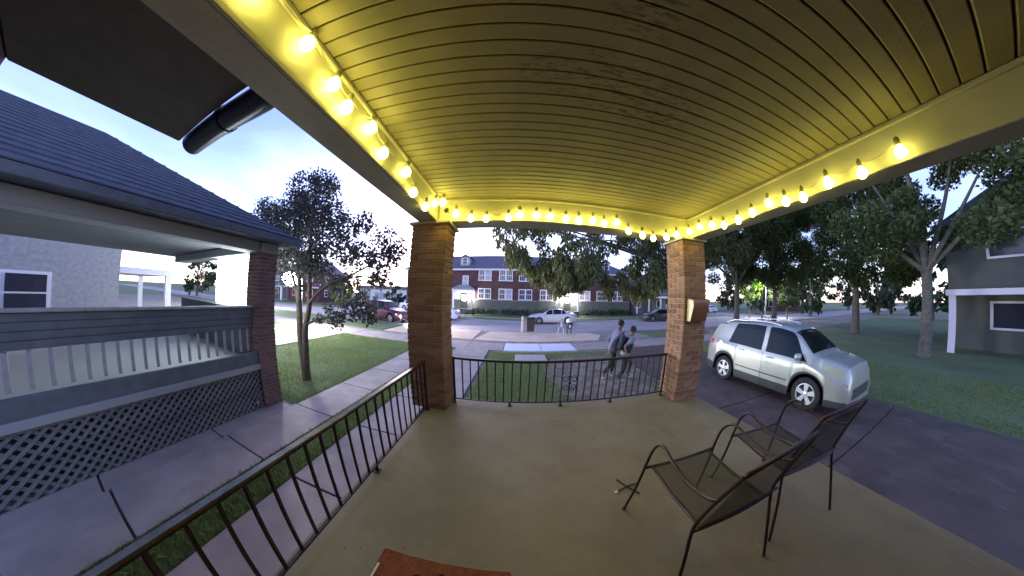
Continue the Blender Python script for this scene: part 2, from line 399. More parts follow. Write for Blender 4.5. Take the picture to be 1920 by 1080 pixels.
# pavements made of single slabs
def slab_row(name, x0, y0, x1, y1, z, n, along, m_, special=None):
    root = new_obj(name, None); root['kind'] = 'structure'
    for i in range(n):
        g_ = .012
        if along == 'x': a = (x0+(x1-x0)*i/n+g_, y0, x0+(x1-x0)*(i+1)/n-g_, y1)
        else: a = (x0, y0+(y1-y0)*i/n+g_, x1, y0+(y1-y0)*(i+1)/n-g_)
        mm = special.get(i, m_) if special else m_
        dz = random.uniform(-.006, .006)
        MB().box(a[0], a[1], z-.12, a[2], a[3], z+dz, .006).obj('slab', mm, root)
    return root
slab_row('sidewalk', -22.0, 10.65, -.52, 12.5, -.865, 13, 'x', M['conc'])
slab_row('sidewalk', -.5, 10.65, 2.75, 12.5, -.86, 2, 'x', M['concnew'])
slab_row('sidewalk', 2.77, 10.65, 26, 12.5, -.865, 14, 'x', M['conc'])
slab_row('side_path', -4.15, -3.0, -3.15, 10.62, -.855, 9, 'y', M['conc'])
slab_row('side_path', -4.8, -3.0, -4.17, 2.95, -.86, 4, 'y', M['conc'])
slab_row('side_path', -2.54, -3.0, -1.12, 10.62, -.855, 9, 'y', M['conc'])
slab_row('side_path', -10.4, 3.0, -9.1, 10.6, -.855, 5, 'y', M['conc'])
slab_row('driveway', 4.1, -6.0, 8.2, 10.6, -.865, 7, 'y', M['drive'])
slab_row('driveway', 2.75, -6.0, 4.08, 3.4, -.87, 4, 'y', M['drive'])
st = MB().box(.0, 8.35, -.98, 1.16, 9.75, -.825, .015).obj('stepping_slab', M['pinkslab']); st['kind'] = 'structure'

# bare patch with ragged rim on the front lawn
vs = []; fs = []; n = 60
cx, cy = 2.45, 6.9
vs.append((cx, cy, LZ+.028))
for ring, q in enumerate((.5, .85, 1.0)):
    for i in range(n):
        a = 2*math.pi*i/n
        rr = q*(1+.16*noise.noise(Vector((math.cos(a)*2, math.sin(a)*2, 1))) + .07*noise.noise(Vector((math.cos(a)*9, math.sin(a)*9, 4))))
        vs.append((cx+1.58*rr*math.cos(a), cy+2.75*rr*math.sin(a), LZ+(.026, .020, -.004)[ring]))
for i in range(n): fs.append((0, 1+i, 1+(i+1) % n))
for q in range(2):
    for i in range(n): a = 1+q*n; fs.append((a+i, a+n+i, a+n+(i+1) % n, a+(i+1) % n))
o = MB().add(vs, fs).obj('bare_patch', M['dirt'], smooth=60); o['kind'] = 'structure'

# grass blades and leaf litter (nobody could count them)
rng = np.random.default_rng(3)
def blades(name, rects, dens, h, m_, wid=.008, mask=None, zbase=LZ):
    V = []; 
    for (x0, y0, x1, y1) in rects:
        N_ = int((x1-x0)*(y1-y0)*dens)
        x = rng.uniform(x0, x1, N_); y = rng.uniform(y0, y1, N_)
        if mask is not None:
            kp = mask(x, y); x = x[kp]; y = y[kp]
        N_ = len(x); a = rng.uniform(0, 6.283, N_); hh = h*rng.uniform(.4, 1.2, N_); lx = rng.normal(0, .45, N_)*hh; ly = rng.normal(0, .45, N_)*hh
        dx = np.cos(a)*wid; dy = np.sin(a)*wid
        p = np.stack([np.stack([x-dx, y-dy, np.full(N_, zbase-.01)], 1), np.stack([x+dx, y+dy, np.full(N_, zbase-.01)], 1),
                      np.stack([x+lx, y+ly, zbase+hh], 1)], 1).reshape(-1, 3)
        V.append(p)
    V = np.concatenate(V); nf = len(V)//3
    me = bpy.data.meshes.new(name); me.vertices.add(len(V)); me.vertices.foreach_set('co', V.ravel())
    me.loops.add(nf*3); me.loops.foreach_set('vertex_index', np.arange(nf*3)); me.polygons.add(nf)
    me.polygons.foreach_set('loop_start', np.arange(nf)*3); me.polygons.foreach_set('loop_total', np.full(nf, 3))
    me.materials.append(m_); me.update(); o = new_obj(name, me); o['kind'] = 'stuff'; return o
def patch(x, y): return (((x-cx)/1.62)**2+((y-cy)/2.8)**2) > rng.uniform(.35, 1.35, len(x))
g1 = blades('grass', [(-3.15, -2, -2.55, 10.5)], 2600, .055, M['grass'])
tag(g1, 'narrow strip of grass between the two concrete side paths', 'grass')
g2 = blades('grass', [(-9, 3.05, -4.16, 10.5)], 1000, .05, M['grass'], .009)
tag(g2, 'green lawn round the small forked tree', 'grass')
g3 = blades('grass', [(-1.0, 3.1, 4.05, 10.3)], 1500, .05, M['grass'], .008, lambda x, y: patch(x, y) & ~((x > 0) & (x < 1.16) & (y > 8.3) & (y < 9.8)) & (rng.uniform(0, 1, len(x)) > np.clip((x-.6)/4.5, 0, .8)))
g4 = blades('grass', [(8.35, -3, 13, 9)], 420, .05, M['grass'], .012, None, LZ)
tag(g4, 'grass on the lawn beyond the driveway at the right', 'grass')
tag(g3, 'patchy front lawn grass behind the front railing', 'grass')
lt = blades('leaf_litter', [(.9, 3.3, 4.0, 9.6)], 420, .02, M['litter'], .02, None, LZ+.03)
tag(lt, 'dry leaves and chips scattered over the bare patch', 'leaf litter')
lt = blades('leaf_litter', [(-6.2, 2.9, -4.3, 4.6)], 60, .02, M['litter'], .02, None, LZ+.03)
tag(lt, 'dry leaves lying round the base of the small tree', 'leaf litter')

gr = blades('floor_grit', [(-.9, -.1, 2.5, 2.85)], 26, .004, M['litter'], .006, None, .006)
tag(gr, 'small crumbs and leaf bits scattered on the painted porch floor', 'debris')
# ================================================================ PORCH
CZ = 2.48; BZ = 2.20
pf = MB().box(-1.10, -.52, -.16, 2.62, 3.06, 0.0, .012).obj('porch_floor', M['floor']); pf['kind'] = 'structure'
pb = MB().box(-1.06, -.52, -.95, 2.58, 3.02, -.16).obj('porch_foundation', M['concold']); pb['kind'] = 'structure'
hw_ = MB().box(-2.9, -.80, -.95, 3.0, -.522, 5.5).obj('house_wall', M['redbrick']); hw_['kind'] = 'structure'

ceil = new_obj('porch_ceiling', None); ceil['kind'] = 'structure'
MB().box(-1.0, -.52, CZ+.022, 2.45, 2.75, CZ+.06).obj('backing_board', M['ceilback'], ceil)
pitch_ = .0885
pl_me = MB().box(-.935, 0, 0, 2.335, pitch_-.0075, .02, .004).mesh('plank', M['ceil'])
y = -.5075; i = 0
while y < 2.63:
    p = place(pl_me, 'plank', ceil, (0, y, CZ+random.uniform(-.0012, .0012))); p.rotation_euler.x = random.uniform(-.004, .004)
    y += pitch_; i += 1
fr = new_obj('porch_frame', None); fr['kind'] = 'structure'
MB().box(-1.153, -.52, BZ, -.935, 3.02, 2.62, .006).obj('beam', M['beam'], fr)
MB().box(-.930, 2.66, BZ+.002, 2.330, 2.985, 2.62, .006).obj('beam', M['beam'], fr)
MB().box(2.335, -.52, BZ, 2.60, 3.02, 2.62, .006).obj('beam', M['beam'], fr)
# small mouldings along the ceiling edge and beam foot
MB().box(-.933, -.51, CZ-.035, -.905, 2.655, CZ-.002, .006).obj('moulding', M['beam'], fr)
MB().box(-.902, 2.625, CZ-.035, 2.30, 2.657, CZ-.002, .006).obj('moulding', M['beam'], fr)
MB().box(2.304, -.51, CZ-.035, 2.333, 2.62, CZ-.002, .006).obj('moulding', M['beam'], fr)
MB().box(-.933, -.51, BZ-.004, -.915, 2.60, BZ+.03, .005).obj('moulding', M['beam'], fr)
roof = MB().prism([(-1.5, 2.63), (2.95, 2.63), (2.95, 2.70), (.7, 3.4), (-1.5, 2.70)], .72, 3.35).obj('porch_roof', M['nbroof']); roof['kind'] = 'structure'
# deep house eave beyond the beam, with its gutter
so_ = MB().box(-2.9, -.52, 2.56, -1.16, .50, 2.68, .01).obj('house_soffit', M['soffit']); so_['kind'] = 'structure'

# brick pillars
def pillar(x0, y0, label, wx=.42, wy=.42, ztop=2.165, matb='brick'):
    t = thing('brick_pillar', label, 'pillar', (x0, y0, 0))
    ch = .0699; n_ = int(round(ztop/ch)); ch = ztop/n_; j = .010; rec = .009
    MB().box(rec, rec, .001, wx-rec, wy-rec, ztop).obj('mortar_core', M['mortar'], t)
    L_ = (wx-j)/2; D = .10
    ex = MB().box(0, 0, 0, L_, D, ch-j, .004).mesh('brick', M[matb])                    # along x
    ey = MB().box(0, 0, 0, D, (wy-j)/2, ch-j, .004).mesh('brick', M[matb])              # along y
    sx = MB().box(0, 0, 0, wx-2*D-2*j, D, ch-j, .004).mesh('brick', M[matb])
    sy = MB().box(0, 0, 0, D, wy-2*D-2*j, ch-j, .004).mesh('brick', M[matb])
    for c in range(n_):
        z = c*ch+j*.5
        q = lambda: random.uniform(-.0025, .0035)
        if c % 2 == 0:
            for X in (0, L_+j):
                place(ex, 'brick', t, (X, q(), z)); place(ex, 'brick', t, (X, wy-D+q(), z))
            place(sy, 'brick', t, (q(), D+j, z)); place(sy, 'brick', t, (wx-D+q(), D+j, z))
        else:
            for Y in (0, (wy+j)/2):
                place(ey, 'brick', t, (q(), Y, z)); place(ey, 'brick', t, (wx-D+q(), Y, z))
            place(sx, 'brick', t, (D+j, q(), z)); place(sx, 'brick', t, (D+j, wy-D+q(), z))
    cb = MB().box(-.035, -.035, ztop+.001, wx+.035, wy+.035, BZ-.001, .006).obj('capital', M['beam'], t)
    cb['label'] = 'cream painted board cap'
    return t
pillar(-1.228, 2.60, 'thick brown brick pillar left of the front railing, at the porch corner', .4425, .42)
pillar(2.157, 2.60, 'brick pillar with a mailbox on it at the right porch corner')

# railings
bal_me = MB().box(-.0075, -.0075, 0, .0075, .0075, .555).mesh('baluster', M['iron'])
def railing(label, p0, p1, spacing, posts, cap):
    d = Vector(p1)-Vector(p0); L_ = d.length; a = math.atan2(d.y, d.x)
    t = thing('iron_railing', label, 'railing', (*p0[:2], 0), a)
    MB().box(0, -.02, .615, L_, .02, .630, .003).obj('top_rail', cap, t)
    MB().box(.01, -.012, .600, L_-.01, .012, .6145).obj('rail_bar', M['iron'], t)
    MB().box(.0, -.012, .050, L_, .012, .064, .002).obj('bottom_rail', M['iron'], t)
    n_ = int(L_/spacing); off = (L_-n_*spacing)/2
    for i in range(n_+1):
        x = off+i*spacing
        if x < .02 or x > L_-.02: continue
        b = place(bal_me, 'baluster', t, (x, 0, .055)); b.rotation_euler = (random.uniform(-.004, .004), random.uniform(-.004, .004), random.uniform(0, .5))
    for x, z1 in posts:
        MB().box(x-.011, -.011, 0.001, x+.011, .011, z1, .002).obj('post', M['iron'], t)
        MB().box(x-.028, -.028, 0.0008, x+.028, .028, .006).obj('foot_plate', M['iron'], t)
    return t, L_
rl, LL = railing('black iron side railing with a light sheen painted into its top rail along the side path', (-1.01, -.5), (-1.01, 2.575), .121, [(.02, .615), (1.82, .06), (3.05, .615)], M['ironsheen'])
rf, LL = railing('black iron front railing with a scroll ornament between the two brick pillars', (-.765, 2.90), (2.135, 2.90), .1015, [(.018, .615), (.72, .05), (1.36, .05), (2.05, .05), (2.88, .615)], M['iron'])
sg = MB()
for sx in (-1, 1):
    for sz in (-1, 1):
        pts = []
        for i in range(22):
            a = i*.42; rr = .052*(1-i/30)
            pts.append((1.455+sx*(.048-rr*math.cos(a)*.9), -.0, .32+sz*(.055+rr*math.sin(a))))
        sg.tube(pts, .0055, 5)
sg.tube([(1.455, 0, .44), (1.455, 0, .20)], .008, 6)
sg.lathe([(0.001, -.02), (.022, -.008), (.022, .008), (.001, .02)], 10, Matrix.Translation((1.455, 0, .32)))
sg.obj('scroll_ornament', M['iron'], rf)

# mailbox on the right pillar
mb = thing('wall_mailbox', 'brown metal mailbox with one side painted as lit fixed to the right brick pillar', 'mailbox', (2.205, 2.598, 1.10))
MB().prism([(0, 0), (-.075, .0), (-.135, .19), (-.13, .27), (0, .29)], .006, .30, 'x').obj('body', M['post'], mb, smooth=30)
MB().prism([(0, 0.004), (-.078, .004), (-.138, .19), (-.132, .268), (0, .288)], -.004, .004, 'x').obj('side_panel', M['mboxlit'], mb)['label'] = 'end plate with lamplight painted in pale yellow'
MB().prism([(.004, .288), (-.138, .268), (-.150, .235), (-.150, .245), (-.142, .280), (.004, .302)], -.008, .308, 'x').obj('lid', M['post'], mb)
MB().tube([(.03, -.03, -.004), (.03, -.05, -.05), (.27, -.05, -.05), (.27, -.03, -.004)], .004, 6).obj('newspaper_hook', M['blackmetal'], mb)

# string lights, one cord with its bulbs
bulbs = [(-.885, -.42, 2.34), (-.885, -.16, 2.38)]
for y, z in ((.10, 2.36), (.38, 2.37), (.61, 2.33), (.75, 2.29), (1.0, 2.33), (1.2, 2.26), (1.58, 2.31), (1.78, 2.21), (2.1, 2.19), (2.36, 2.33)): bulbs.append((-.885, y, z))
bulbs += [(-.83, 2.46, 2.37), (-.70, 2.585, 2.27)]
for x, z in ((-.52, 2.21), (-.35, 2.2), (-.11, 2.21), (.01, 2.25), (.19, 2.25), (.34, 2.25), (.52, 2.23), (.67, 2.23), (.84, 2.25), (.98, 2.23), (1.15, 2.26), (1.3, 2.17), (1.5, 2.14), (1.66, 2.12), (1.88, 2.16), (2.06, 2.21)): bulbs.append((x, 2.60, z))
for y, z in ((2.56, 2.27), (2.34, 2.28), (2.11, 2.24), (1.91, 2.19), (1.69, 2.19), (1.49, 2.21), (1.28, 2.24), (1.1, 2.2), (.93, 2.18), (.7, 2.22), (.45, 2.2), (.2, 2.24)): bulbs.append((2.27, y, z))
sg = thing('string_lights', 'string of round glowing yellow bulbs hung along the three porch beams', 'string lights', (0, 0, 0))
wire = MB(); hang = [(x, y, z+.075) for x, y, z in bulbs]
pts = []
for i in range(len(hang)-1):
    a, b = Vector(hang[i]), Vector(hang[i+1])
    for k in range(5):
        t_ = k/5; p = a.lerp(b, t_); p.z -= .03*math.sin(math.pi*t_); pts.append(p)
pts.append(Vector(hang[-1])); wire.tube(pts, .0035, 5)
wire.obj('cord', M['beam'], sg)
M['bulb'] = mat('bulb_glow', (1, .9, .6), .4, emit=(.95, .84, .17), estr=5.7)
M['socket'] = mat('bulb_socket', (.30, .28, .14), .6)
bulb_me = MB().lathe([(.001, -.030), (.014, -.027), (.025, -.014), (.028, 0), (.025, .014), (.016, .028), (.010, .036)], 14).mesh('bulb', M['bulb'], smooth=60)
sock_me = MB().lathe([(.011, .036), (.0135, .040), (.0135, .072), (.006, .082)], 10).mesh('socket', M['socket'], smooth=40)
for i, b in enumerate(bulbs):
    bo = place(bulb_me, 'bulb', sg, b); s_ = 1.28+random.uniform(-.06, .1); bo.scale = (s_, s_, s_)
    place(sock_me, 'socket', bo, (0, 0, 0))
# small round camera-like knob at the corner, and gutter end
kn = thing('hook_knob', 'small dark round knob among the bulbs above the left pillar', 'knob', (-.80, 2.54, 2.305))
MB().lathe([(.001, -.03), (.02, -.024), (.03, -.006), (.03, .008), (.012, .03), (.006, .035)], 16, Matrix.Rotation(R(70), 4, 'X')).obj('knob', M['plastic'], kn, smooth=50)
MB().tube([(0, .01, 0), (0, .118, .01)], .006, 6).obj('stem', M['plastic'], kn)
gt = thing('gutter_downpipe', 'glossy black gutter pipe bend under the house eave', 'gutter', (0, 0, 0))
MB().tube(bez([(-2.9, .62, 2.60), (-2.2, .62, 2.585), (-1.72, .62, 2.56), (-1.52, .60, 2.56), (-1.44, .52, 2.60), (-1.42, .40, 2.68)], 6), .10, 16).obj('pipe', M['blackmetal'], gt, smooth=60)
MB().tube([(-2.2, .62, 2.585), (-2.14, .62, 2.583)], .108, 16).obj('joint_ring', M['blackmetal'], gt, smooth=40)

# ================================================================ CHAIRS, MAT, CROSSED RODS
def mesh_fabric():
    m = bpy.data.materials.new('chair_mesh'); m.use_nodes = True; t = m.node_tree; b = t.nodes['Principled BSDF']
    b.inputs['Base Color'].default_value = (.05, .045, .02, 1); b.inputs['Roughness'].default_value = .8
    N = t.nodes.new; L = t.links.new; tr = N('ShaderNodeBsdfTransparent'); mx = N('ShaderNodeMixShader'); mx.inputs[0].default_value = .42
    L(tr.outputs[0], mx.inputs[1]); L(b.outputs[0], mx.inputs[2]); L(mx.outputs[0], t.nodes['Material Output'].inputs[0]); return m
M['fabric'] = mesh_fabric()
def chair(loc, rz, label):
    # local: x across, front is +y. feet about (0,0)
    t = thing('patio_chair', label, 'chair', loc, rz, 'metal patio chairs on the porch')
    W = .56
    for sx in (0, 1):
        X = sx*W; o_ = -1 if sx == 0 else 1
        # front leg rising into the curved arm, going back to the backrest post
        pts = bez([(X+o_*.02, .52, .0), (X+o_*.005, .49, .22), (X+o_*-.005, .465, .46), (X-o_*.005, .43, .575), (X, .36, .625), (X+o_*.005, .25, .60), (X+o_*.0, .12, .575), (X, .0, .59), (X, -.062, .62)], 6)
        MB().tube(pts, .0088, 8).obj('arm_and_front_leg', M['chair'], t, smooth=60)
        pts = bez([(X+o_*.03, -.13, .0), (X+o_*.01, -.06, .22), (X, -.01, .40), (X, -.035, .54), (X, -.075, .66), (X, -.125, .78)], 6)
        MB().tube(pts, .0088, 8).obj('rear_leg_and_back_post', M['chair'], t, smooth=60)
        MB().lathe([(.013, 0.0), (.015, .004), (.014, .02)], 10, Matrix.Translation((X+o_*.02, .52, 0))).obj('foot_cap', M['plastic'], t)
    MB().tube([(0, .475, .40), (.14, .475, .395), (W/2, .475, .392), (W-.14, .475, .395), (W, .475, .40)], .010, 8).obj('front_seat_rail', M['chair'], t, smooth=60)
    MB().tube([(0, -.01, .385), (W/2, -.01, .375), (W, -.01, .385)], .010, 8).obj('rear_seat_rail', M['chair'], t, smooth=60)
    for X in (.055, W-.055):
        MB().tube([(X, .475, .40), (X, .23, .375), (X, -.01, .385)], .009, 8).obj('side_seat_rail', M['chair'], t, smooth=60)
    # sling seat (thin sheet with real thickness) and back
    def sling(a, b, name):
        nx, ny = 12, 12; v = []; f = []
        for s_ in (0, -.003):
            for j in range(ny+1):
                for i in range(nx+1):
                    u = i/nx; q = j/ny
                    p = Vector(a[0]).lerp(Vector(a[1]), u).lerp(Vector(b[0]).lerp(Vector(b[1]), u), q)
                    p.z -= .022*math.sin(math.pi*u)*math.sin(math.pi*q); p.z += s_
                    v.append(p)
        K = (nx+1)*(ny+1)
        for j in range(ny):
            for i in range(nx):
                q = j*(nx+1)+i; f.append((q, q+1, q+nx+2, q+nx+1)); f.append((K+q, K+q+nx+1, K+q+nx+2, K+q+1))
        return MB().add(v, f).obj(name, M['fabric'], t, smooth=80)
    sling(((.055, -.005, .386), (W-.055, -.005, .386)), ((.055, .47, .402), (W-.055, .47, .402)), 'seat')
    sling(((.02, -.02, .43), (W-.02, -.02, .43)), ((.02, -.115, .755), (W-.02, -.115, .755)), 'backrest')
    MB().tube(bez([(0, -.125, .78), (.04, -.135, .80), (W/2, -.140, .812), (W-.04, -.135, .80), (W, -.125, .78)], 5), .0105, 8).obj('top_rail', M['chair'], t, smooth=60)
    MB().tube([(0, -.03, .43), (W, -.03, .43)], .008, 8).obj('back_rail', M['chair'], t, smooth=60)
    return t
chair((.77, .555, 0), 0.02, 'dark metal patio chair with a mesh seat, the nearer one in front')
chair((1.52, .62, 0), -.10, 'dark metal patio chair standing second, nearer the driveway edge')

dm = thing('doormat', 'orange brown coir doormat with dark cursive lettering at the door', 'doormat', (-.33, .40, 0.001), R(-1.8))
MB().box(-.32, -.30, 0, .34, .30, .014, .005).obj('coir_pile', M['mat'], dm)
pr = MB()
def ribbon(pts, w_):
    P = [Vector((x, y, 0)) for x, y in pts]; P = bez(P, 5); v = []; f = []
    for i, p in enumerate(P):
        d = P[min(i+1, len(P)-1)]-P[max(i-1, 0)]; d.normalize(); n_ = Vector((-d.y, d.x, 0))*w_/2
        v += [(p.x-n_.x, p.y-n_.y, .0155), (p.x+n_.x, p.y+n_.y, .0155)]
    for i in range(len(P)-1): f.append((2*i, 2*i+1, 2*i+3, 2*i+2))
    pr.add(v, f)
x_ = -.235
for k_, (wd, ht) in enumerate(((.05, .05), (.05, .055), (.055, .10), (.05, .055), (.045, .13), (.045, .05), (.05, .06), (.045, .05))):
    b0 = .10
    ribbon([(x_, b0), (x_+wd*.15, b0+ht*.8), (x_+wd*.5, b0+ht), (x_+wd*.85, b0+ht*.75), (x_+wd*.8, b0+ht*.1), (x_+wd*1.1, b0)], .011)
    x_ += wd*1.12
pr.obj('lettering', M['matprint'], dm)
MB().box(-.312, .04, .0145, -.300, .20, .0165).obj('tag_stripe', M['offwhite'], dm)

tw = thing('crossed_rods', 'small dark crossed twig with a pale tip lying on the porch floor', 'rods', (.845, 1.275, 0))  # thin dark rods laid crosswise with a pale end
MB().tube([(-.05, .10, .005), (.0, .0, .006), (.06, -.09, .005)], .006, 6).obj('stem', M['rods'], tw)
MB().tube([(-.09, -.03, .005), (.0, .003, .014), (.08, .02, .005)], .006, 6).obj('cross_rod', M['rods'], tw)
MB().lathe([(.002, 0), (.014, .004), (.012, .010), (.003, .013)], 8, Matrix.Translation((-.10, -.035, 0))).obj('pale_tip', M['offwhite'], tw)
#PART2
# ================================================================ CARS
def interp(tab, x):
    if x <= tab[0][0]: return tab[0][1]
    for (a, va), (b, vb) in zip(tab, tab[1:]):
        if x <= b: 
            t = (x-a)/(b-a); return va+(vb-va)*t
    return tab[-1][1]
class CarShape:
    """x forward, origin on the ground under the middle"""
    def __init__(s, L, W, top, belt, wx, wr, gc=.20, tum=.20, arch=.06):
        s.L, s.W, s.top, s.belt, s.wx, s.wr, s.gc, s.tum, s.arch = L, W, top, belt, wx, wr, gc, tum, arch
    def zb(s, x):
        z = s.gc + .06*max(0, abs(x)/(s.L/2)-.8)*5*.8
        for wx in s.wx:
            r = s.wr+s.arch; d = abs(x-wx)
            if d < r: z = max(z, s.wr+math.sqrt(max(0, r*r-d*d))*1.0)
        return z
    def hw(s, x):
        e = (s.L/2-abs(x)); q = max(0.0, 1-e/.75)
        return s.W/2*(1-.16*q**2.2)
    def pt(s, x, k):
        """k in 0..12 along the half section from sill to roof middle"""
        hw, zb, zt = s.hw(x), s.zb(x), interp(s.top, x)
        zl = min(interp(s.belt, x), zt-.035); g_ = zt-zl
        low = [(0, .965), (.06, .99), (.25, 1.0), (.5, .995), (.75, 1.0), (.92, .985), (1, .955)]
        flare = 0
        for wx in s.wx:
            d = abs(abs(x-wx)-(s.wr+.02)); flare = max(flare, .018*math.exp(-(d/.09)**2))
        if k <= 6:
            f, q = low[k]; z = zb+(zl-zb)*f
            # keep the creases level over the arches
            zref = s.gc+(zl-s.gc)*f
            if z < zref: z = max(z, min(zref, zl))
            return (x, hw*q + flare*(1-f), z)
        yb = hw*.955; tm = s.tum*min(1, g_/.5)
        gp = [(.30, .30, 1), (.62, .62, 1), (.88, .90, 1), (.965, 1.25, 1)]
        if k <= 10:
            f, q, _ = gp[k-7]; return (x, yb-tm*q-(.05*f if g_ < .2 else 0), zl+g_*f)
        yr = yb-tm*1.25-(.05 if g_ < .2 else 0)
        return (x, yr*(.62 if k == 11 else 0), zt+(.0 if k == 11 else .015)-(.0))
    def P(s, x, k):
        k0 = max(0, min(12, int(math.floor(k)))); k1 = min(12, k0+1); t = k-k0
        a, b = s.pt(x, k0), s.pt(x, k1); return tuple(a[i]+(b[i]-a[i])*t for i in range(3))
def car(name, label, loc, rz, S, paint, rimm, feats, group=None, cat='car'):
    t = thing(name, label, cat, loc, rz, group)
    n = 110; xs = [-S.L/2+S.L*i/n for i in range(n+1)]
    vs = []; fs = []; mi = []; W_ = 25
    for i, x in enumerate(xs):
        sh = 1-(.05 if i in (0, n) else .018 if i in (1, n-1) else 0)
        row = [S.pt(x, k) for k in range(13)]
        zc = .6
        row = [(p[0], p[1]*sh, zc+(p[2]-zc)*sh) for p in row]
        vs += row+[(p[0], -p[1], p[2]) for p in row[-2::-1]]
    for i in range(n):
        for k in range(W_-1):
            a = i*W_+k; fs.append((a, a+1, a+W_+1, a+W_))
            kk = k if k < 12 else 23-k
            mi.append(1 if (kk == 0 or kk == 1 and feats.get('clad')) else 0)
    fs.append(tuple(range(W_-1, -1, -1))); fs.append(tuple(range(n*W_, (n+1)*W_))); mi += [0, 0]
    mb_ = MB(); mb_.add(vs, fs); mb_.mi = mi
    mb_.obj('body', [paint, M['plastic'] if feats.get('clad') else paint], t, smooth=35)
    # floor pan with wheel wells
    fp = MB().box(-S.L/2+.12, -S.W/2+.17, S.gc+.01, S.L/2-.12, S.W/2-.17, .62)
    fp.obj('underbody', M['seam'], t)
    if feats.get('clad'):
        for sg2 in (1, -1): MB().tube([(p[0], sg2*(p[1]+.002), p[2]) for p in (S.P(float(x), 2.6) for x in np.linspace(-.82, .80, 16))], .012, 6).obj('door_moulding', M['plastic'], t, smooth=60)
        fl = S.P(-1.45, 4.6); MB().box(fl[0]-.07, -fl[1]-.003, fl[2]-.07, fl[0]+.07, -fl[1]+.01, fl[2]+.07, .003).obj('fuel_flap', paint, t)
        MB().box(-S.L/2-.02, -.26, .78, -S.L/2+.01, .26, .90, .004).obj('number_plate', M['offwhite'], t)
    # glass patches lying on the shell
    def patch(name_, fx0, fx1, k0, k1, both=True, off=.004, nx=10, nk=6, m_=M['carglass']):
        for sgn in ((1, -1) if both else (1,)):
            v = []; f = []
            for j in range(nk+1):
                q = j/nk; k = k0+(k1-k0)*q
                for i in range(nx+1):
                    u = i/nx; x = fx0(q)+(fx1(q)-fx0(q))*u
                    p = S.P(x, k); v.append((p[0], sgn*(p[1]+off), p[2]+off*.3))
            for j in range(nk):
                for i in range(nx):
                    a = j*(nx+1)+i; f.append((a, a+1, a+nx+2, a+nx+1))
            MB().add(v, f).obj(name_, m_, t, smooth=50)
    for (xa0, xa1, xb0, xb1) in feats['side']:      # bottom x0,x1 / top x0,x1
        patch('side_window', lambda q: xa0+(xb0-xa0)*q, lambda q: xa1+(xb1-xa1)*q, 6.15, 9.6)
    def screen(name_, x0, x1, m_=M['carglass'], yf=.86):
        v = []; f = []; nx, ny = 8, 10
        for i in range(nx+1):
            x = x0+(x1-x0)*i/nx
            a = S.pt(x, 10); yw = a[1]*.97
            for j in range(ny+1):
                u = -1+2*j/ny; y = yw*u
                z = a[2]+(interp(S.top, x)+.015-a[2])*(1-abs(u)**2.2)
                v.append((x, y, z+.007))
        for i in range(nx):
            for j in range(ny):
                q = i*(ny+1)+j; f.append((q, q+1, q+ny+2, q+ny+1))
        MB().add(v, f).obj(name_, m_, t, smooth=50)
    screen('windscreen', *feats['front']); screen('rear_window', *feats['rear'])
    # door seams
    for x in feats.get('seams', ()):
        for sgn in (1, -1):
            v = [];
            for k in np.linspace(1.2, 6.0, 12):
                p = S.P(x, float(k)); v.append((p[0], sgn*(p[1]+.0015), p[2]))
            MB().tube(v, .0045, 4).obj('door_seam', M['seam'], t)
    for x in feats.get('handles', ()):
        for sgn in (1, -1):
            p = S.P(x, 4.9)
            MB().tube(bez([(x-.09, sgn*(p[1]-.004), p[2]), (x-.07, sgn*(p[1]+.03), p[2]+.005), (x+.07, sgn*(p[1]+.03), p[2]+.005), (x+.09, sgn*(p[1]-.004), p[2])], 3), .013, 6).obj('door_handle', paint, t, smooth=60)
    mx_ = feats['mirror']
    for sgn in (1, -1):
        p = S.P(mx_, 6.4)
        MB().box(mx_-.06, min(sgn*(p[1]+.01), sgn*(p[1]+.20)), p[2]-.02, mx_+.07, max(sgn*(p[1]+.01), sgn*(p[1]+.20)), p[2]+.12, .035).obj('wing_mirror', feats.get('mirrorm', paint), t, smooth=50)
    # lamps: wrap the corners of the shell
    def lamp(name_, x0, x1, k0, k1, m_):
        patch(name_, lambda q: x0, lambda q: x1, k0, k1, True, .006, 5, 3, m_)
    lamp('tail_light', -S.L/2+.02, -S.L/2+feats.get('tlen', .28), feats.get('tk', (4.1, 5.7))[0], feats.get('tk', (4.1, 5.7))[1], M['taillight'])
    lamp('headlight', S.L/2-.40, S.L/2-.04, 4.5, 5.5, M['headlight'])
    for sgn in (1, -1):
        zf = S.pt(S.L/2, 4)[2]
        if feats.get('lit'):
            MB().lathe([(.002, -.01), (.09, 0), (.085, .025), (.03, .04)], 16, Matrix.Translation((S.L/2+.0, sgn*(S.W/2-.30), zf+.05)) @ Matrix.Rotation(R(90), 4, 'Y')).obj('headlight_bulb', M['headlit'], t)
    MB().box(S.L/2-.03, -S.W*.30, S.gc+.18, S.L/2+.012, S.W*.30, S.gc+.40, .01).obj('grille', M['plastic'], t)
    MB().box(-S.L/2-.012, -S.W*.36, S.gc+.03, -S.L/2+.05, S.W*.36, S.gc+.18, .015).obj('rear_valance', M['plastic'], t)
    # wheels
    R_ = S.wr
